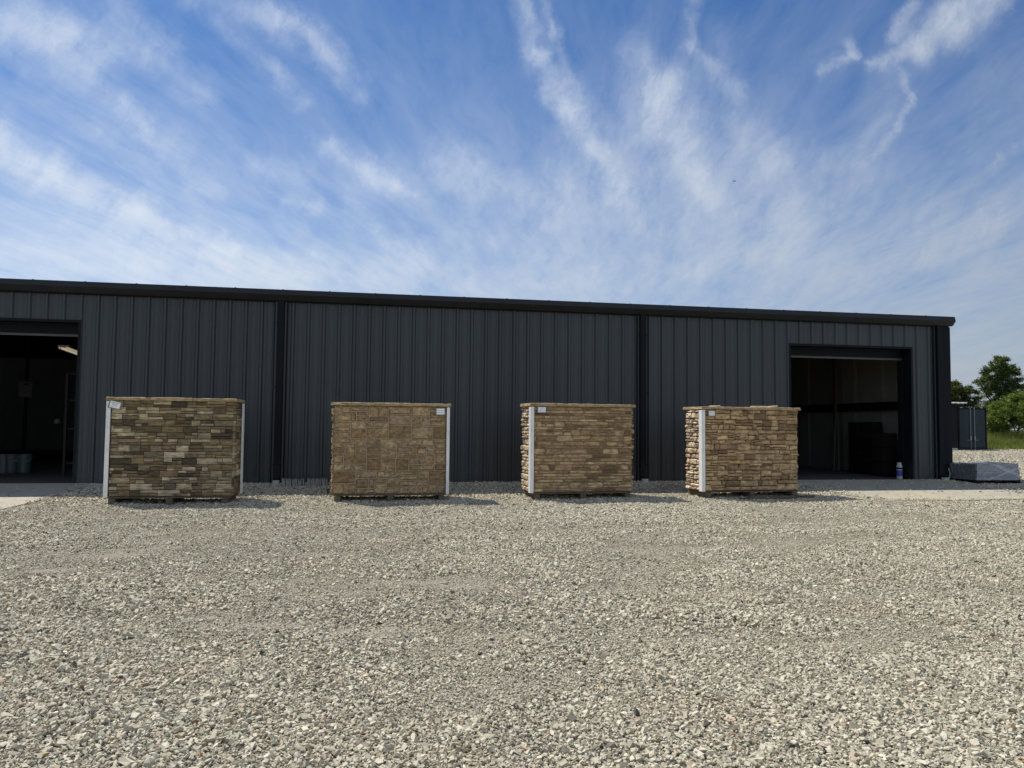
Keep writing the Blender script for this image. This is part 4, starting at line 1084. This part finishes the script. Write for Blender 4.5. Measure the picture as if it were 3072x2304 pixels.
mb_ = MB(); mb_.box(.1, .1, -(za-.02-gz(a2.x, 41.6)-zt)+.001, W2-.1, 2.3, -.042); mb_.build('support', M_DARK, t)

# ------------------------------------------------------------------ trees and bushes
def leaf_mat(name, c0, c1, c2):
    m = bpy.data.materials.new(name); m.use_nodes = True; q = NG(m.node_tree); m.node_tree.nodes.clear()
    rnd = q.n('ShaderNodeNewGeometry').outputs['Random Per Island']
    col = q.ramp(rnd, [(0, c0), (.5, c1), (1, c2)])
    pb_ = q.n('ShaderNodeBsdfPrincipled'); q.put(pb_.inputs['Base Color'], col); pb_.inputs['Roughness'].default_value = .5; pb_.inputs['Specular IOR Level'].default_value = .3
    tr = q.n('ShaderNodeBsdfTranslucent'); q.put(tr.inputs[0], q.mix(1.0, col, (1.5, 1.6, .6), 'MULTIPLY'))
    mx = q.n('ShaderNodeMixShader'); mx.inputs[0].default_value = .38; q.put(mx.inputs[1], pb_.outputs[0]); q.put(mx.inputs[2], tr.outputs[0])
    o_ = q.n('ShaderNodeOutputMaterial'); q.put(o_.inputs[0], mx.outputs[0]); return m
L_TREE = leaf_mat('leaf_tree', (.03, .05, .012), (.065, .10, .025), (.16, .19, .07))
L_BUSH = leaf_mat('leaf_bush', (.05, .085, .015), (.11, .16, .03), (.21, .25, .06))
L_OLIVE = leaf_mat('leaf_olive', (.05, .065, .02), (.085, .10, .03), (.13, .14, .05))
L_GRASS = leaf_mat('grass_blade', (.10, .14, .03), (.17, .20, .05), (.26, .25, .10))
M_BARK = mat('bark', (.09, .075, .055), .9, var=.3, scale=10)
def crown(blobs, nleaf, size, rg, twig=True):
    """leaf-sized faces gathered in sprays through a set of ellipsoids; blobs: (centre, rx, ry, rz)"""
    vol = np.array([b[1]*b[2]*b[3] for b in blobs])**.67; cnt = (nleaf*vol/vol.sum()).astype(int); PP = []
    for (c, rx, ry_, rz_), n_ in zip(blobs, cnt):
        ns = max(6, n_//70)
        d = rg.normal(size=(ns, 3)); d /= np.linalg.norm(d, axis=1)[:, None]; rr = rg.uniform(.30, 1.06, ns)**.55
        cs = np.array(c)+d*rr[:, None]*np.array([rx, ry_, rz_])
        idx = rg.integers(0, ns, n_); PP.append(cs[idx]+rg.normal(0, 1, (n_, 3))*np.array([.13, .13, .085])*(.6+.25*min(rx, 2.0))*1.35)
    P = np.concatenate(PP); n_ = len(P)
    d1 = rg.normal(size=(n_, 3)); d1[:, 2] *= .6; d1 /= np.linalg.norm(d1, axis=1)[:, None]
    d2 = np.cross(d1, rg.normal(size=(n_, 3))); d2 /= np.linalg.norm(d2, axis=1)[:, None]
    s = size*rg.uniform(.6, 1.3, n_)[:, None]
    V = np.stack([P-d1*s, P+d2*s*.45, P+d1*s, P-d2*s*.45], 1).reshape(-1, 3)
    return V, np.arange(n_*4).reshape(-1, 4)
def tree(name, cat, label, base, blobs, nleaf, size, lm, seed, trunk_r=.12, group=None, limbs=7):
    rg = np.random.default_rng(seed); rd = random.Random(seed); t = thing(name, label, cat, base, 0, group)
    loc = Vector(base); bl = [(tuple(Vector(c)-loc), a, b__, c_) for c, a, b__, c_ in blobs]
    V, F = crown(bl, nleaf, size, rg); np_mesh('crown', V, F, lm, t)
    mb_ = MB(); top = max((Vector(b__[0]) for b__ in bl), key=lambda v: v.z)
    mid = Vector((top.x*.5, top.y*.5, top.z*.45))
    mb_.tube([(0, 0, -.05), (top.x*.15, 0, top.z*.2), mid, top], [trunk_r, trunk_r*.8, trunk_r*.55, trunk_r*.12], 8)
    mb_.build('trunk', M_BARK, t)
    mb_ = MB()
    for b__ in bl:
        c = Vector(b__[0]); s0 = mid*rd.uniform(.6, 1.2) if c.z > mid.z*.8 else mid*.5
        mb_.tube([s0, (s0+c)/2+Vector((rd.uniform(-.2, .2), rd.uniform(-.2, .2), .1)), c], [trunk_r*.4, trunk_r*.25, trunk_r*.08], 6)
        for k in range(limbs):
            e = c+Vector((rd.uniform(-1, 1)*b__[1], rd.uniform(-1, 1)*b__[2], rd.uniform(-.6, 1)*b__[3]))*.95
            mb_.tube([s0.lerp(c, .7), (c+e)/2, e], [trunk_r*.16, trunk_r*.09, .008], 5)
    mb_.build('limb', M_BARK, t)
    return t
def B_(px, py, Yd, rpx, asp=1.0):
    c = at(px, py, Yd); s = (fwd.dot(c-Vector((0, 0, CAM_H))))/FPX; r_ = rpx*s
    return (tuple(c), r_, r_*.9, r_*asp)
GB = -.2
def base_at(px, Yd): c = at(px, 1300, Yd); return (c.x, c.y, GB)
tree('tall_tree', 'tree', 'tall dark leafy tree rising alone above the bushes at the right edge', base_at(2998, 57), [B_(3010, 1078, 57, 15), B_(3000, 1092, 56.6, 24), B_(2990, 1118, 57, 30), B_(3022, 1110, 57.5, 26), B_(3035, 1135, 57, 26), B_(2960, 1108, 57, 11), B_(2958, 1128, 57, 16), B_(2936, 1146, 57, 12, .8), B_(2955, 1152, 56.5, 20), B_(2990, 1155, 57, 36), B_(3030, 1170, 57, 34), B_(2985, 1190, 57, 34), B_(3025, 1200, 56.5, 36), B_(3000, 1218, 57, 30)], 26000, .082, L_TREE, 7, .16)
tree('leafy_bush', 'bush', 'round olive-green bush showing above the containers at the building corner', base_at(2880, 52), [B_(2855, 1175, 52, 30), B_(2885, 1170, 52, 26), B_(2908, 1185, 52, 26), B_(2860, 1200, 52, 32), B_(2895, 1212, 52, 32), B_(2830, 1190, 52, 30), B_(2920, 1225, 52, 16), B_(2850, 1250, 52, 40), B_(2900, 1260, 52, 40)], 15000, .10, L_OLIVE, 9, .1)
# bare twiggy snag between them
t = thing('bare_sapling', 'leafless twiggy sapling in the gap between the round bush and tall tree', 'sapling', base_at(2938, 54)); rd = random.Random(5); mb_ = MB()
org = Vector(base_at(2938, 54))
for k in range(26):
    e = at(2938+rd.uniform(-26, 22), rd.uniform(1165, 1215), 54)-org; s0 = Vector((0, 0, rd.uniform(1.0, 2.6)))
    m_ = s0.lerp(e, .55)+Vector((rd.uniform(-.15, .15), 0, rd.uniform(-.1, .2)))
    mb_.tube([s0, m_, e], [.03, .02, .008], 5)
    for j in range(3):
        f_ = m_.lerp(e, rd.random()); mb_.tube([f_, f_+Vector((rd.uniform(-.35, .35), rd.uniform(-.2, .2), rd.uniform(.05, .4)))], [.012, .005], 4)
mb_.tube([(0, 0, 0), (0, 0, 2.7)], [.05, .03], 6); mb_.build('branches', mat('bare_twig', (.22, .20, .17), .9), t)
tree('large_shrub', 'shrub', 'big bright green shrub filling the right edge beside the dark container', base_at(3030, 48), [B_(2985, 1235, 48, 24), B_(3010, 1222, 48, 26), B_(3045, 1208, 48, 30), B_(3085, 1200, 48, 34), B_(2985, 1265, 47.6, 30), B_(3025, 1255, 47.5, 38), B_(3070, 1245, 47.5, 42), B_(3110, 1240, 48, 45), B_(3150, 1250, 48, 50)], 42000, .070, L_BUSH, 12, .08)
tree('dark_shrub', 'shrub', 'dark low shrub tucked behind the container right of its doors', base_at(2965, 50), [B_(2950, 1235, 50, 22), B_(2975, 1245, 50, 26), B_(2945, 1270, 50, 30), B_(2980, 1280, 50, 30), B_(2990, 1225, 50.5, 20)], 9000, .09, L_TREE, 15, .06)
tree('far_tree', 'tree', 'pale green treetop at the very right edge behind the tall tree', base_at(3085, 66), [B_(3075, 1165, 66, 16), B_(3095, 1155, 66, 30), B_(3080, 1190, 66, 24), B_(3120, 1180, 66, 34), B_(3080, 1225, 66, 36)], 7000, .11, L_OLIVE, 18, .12)
# meadow: grass and weeds, one mass
rg = np.random.default_rng(33); n_ = 90000
x = rg.uniform(33, 62, n_); y = rg.uniform(42.9, 56, n_); k = (x/y > .80) & (x/y < 1.06); x, y = x[k], y[k]; n_ = len(x)
hgt = rg.uniform(.16, .42, n_)*(1+2.6*np.clip((y-43.5)/4, 0, 1)); a_ = rg.uniform(0, 6.28, n_); lx, ly = np.cos(a_)*.022, np.sin(a_)*.022
ln = rg.normal(0, .12, (n_, 2)); z0_ = np.full(n_, -.2)
V = np.stack([np.stack([x-lx, y-ly, z0_], -1), np.stack([x+lx, y+ly, z0_], -1), np.stack([x+lx*.6+ln[:, 0]*.5, y+ly*.6+ln[:, 1]*.5, z0_+hgt*.6], -1), np.stack([x+ln[:, 0], y+ln[:, 1], z0_+hgt], -1)], 1).reshape(-1, 3)
tag(np_mesh('meadow_grass', V, np.arange(n_*4).reshape(-1, 4), L_GRASS), 'rough yellow-green grass growing beyond the gravel at the right', 'grass', kind='stuff')

# ------------------------------------------------------------------ a bird, far up
p = at(2203, 543, 60)
t = thing('flying_bird', 'tiny dark bird gliding high against the thin cloud', 'bird', p, R(20))
mb_ = MB(); S = .9
mb_.tube([(-.02*S, -.16*S, 0), (0, -.05*S, .01*S), (0, .08*S, 0), (0, .2*S, 0)], [.008*S, .035*S, .03*S, .006*S], 8)
for s in (-1, 1):
    mb_.add([(0, .03*S, .02*S), (0, -.05*S, .02*S), (s*.2*S, -.03*S, -.015*S), (s*.2*S, .05*S, -.01*S), (s*.34*S, -.04*S, .04*S), (s*.2*S, .01*S, .0), ], [(0, 1, 2, 3), (3, 2, 4)])
mb_.build('body', mat('bird_dark', (.03, .03, .03), .8), t)
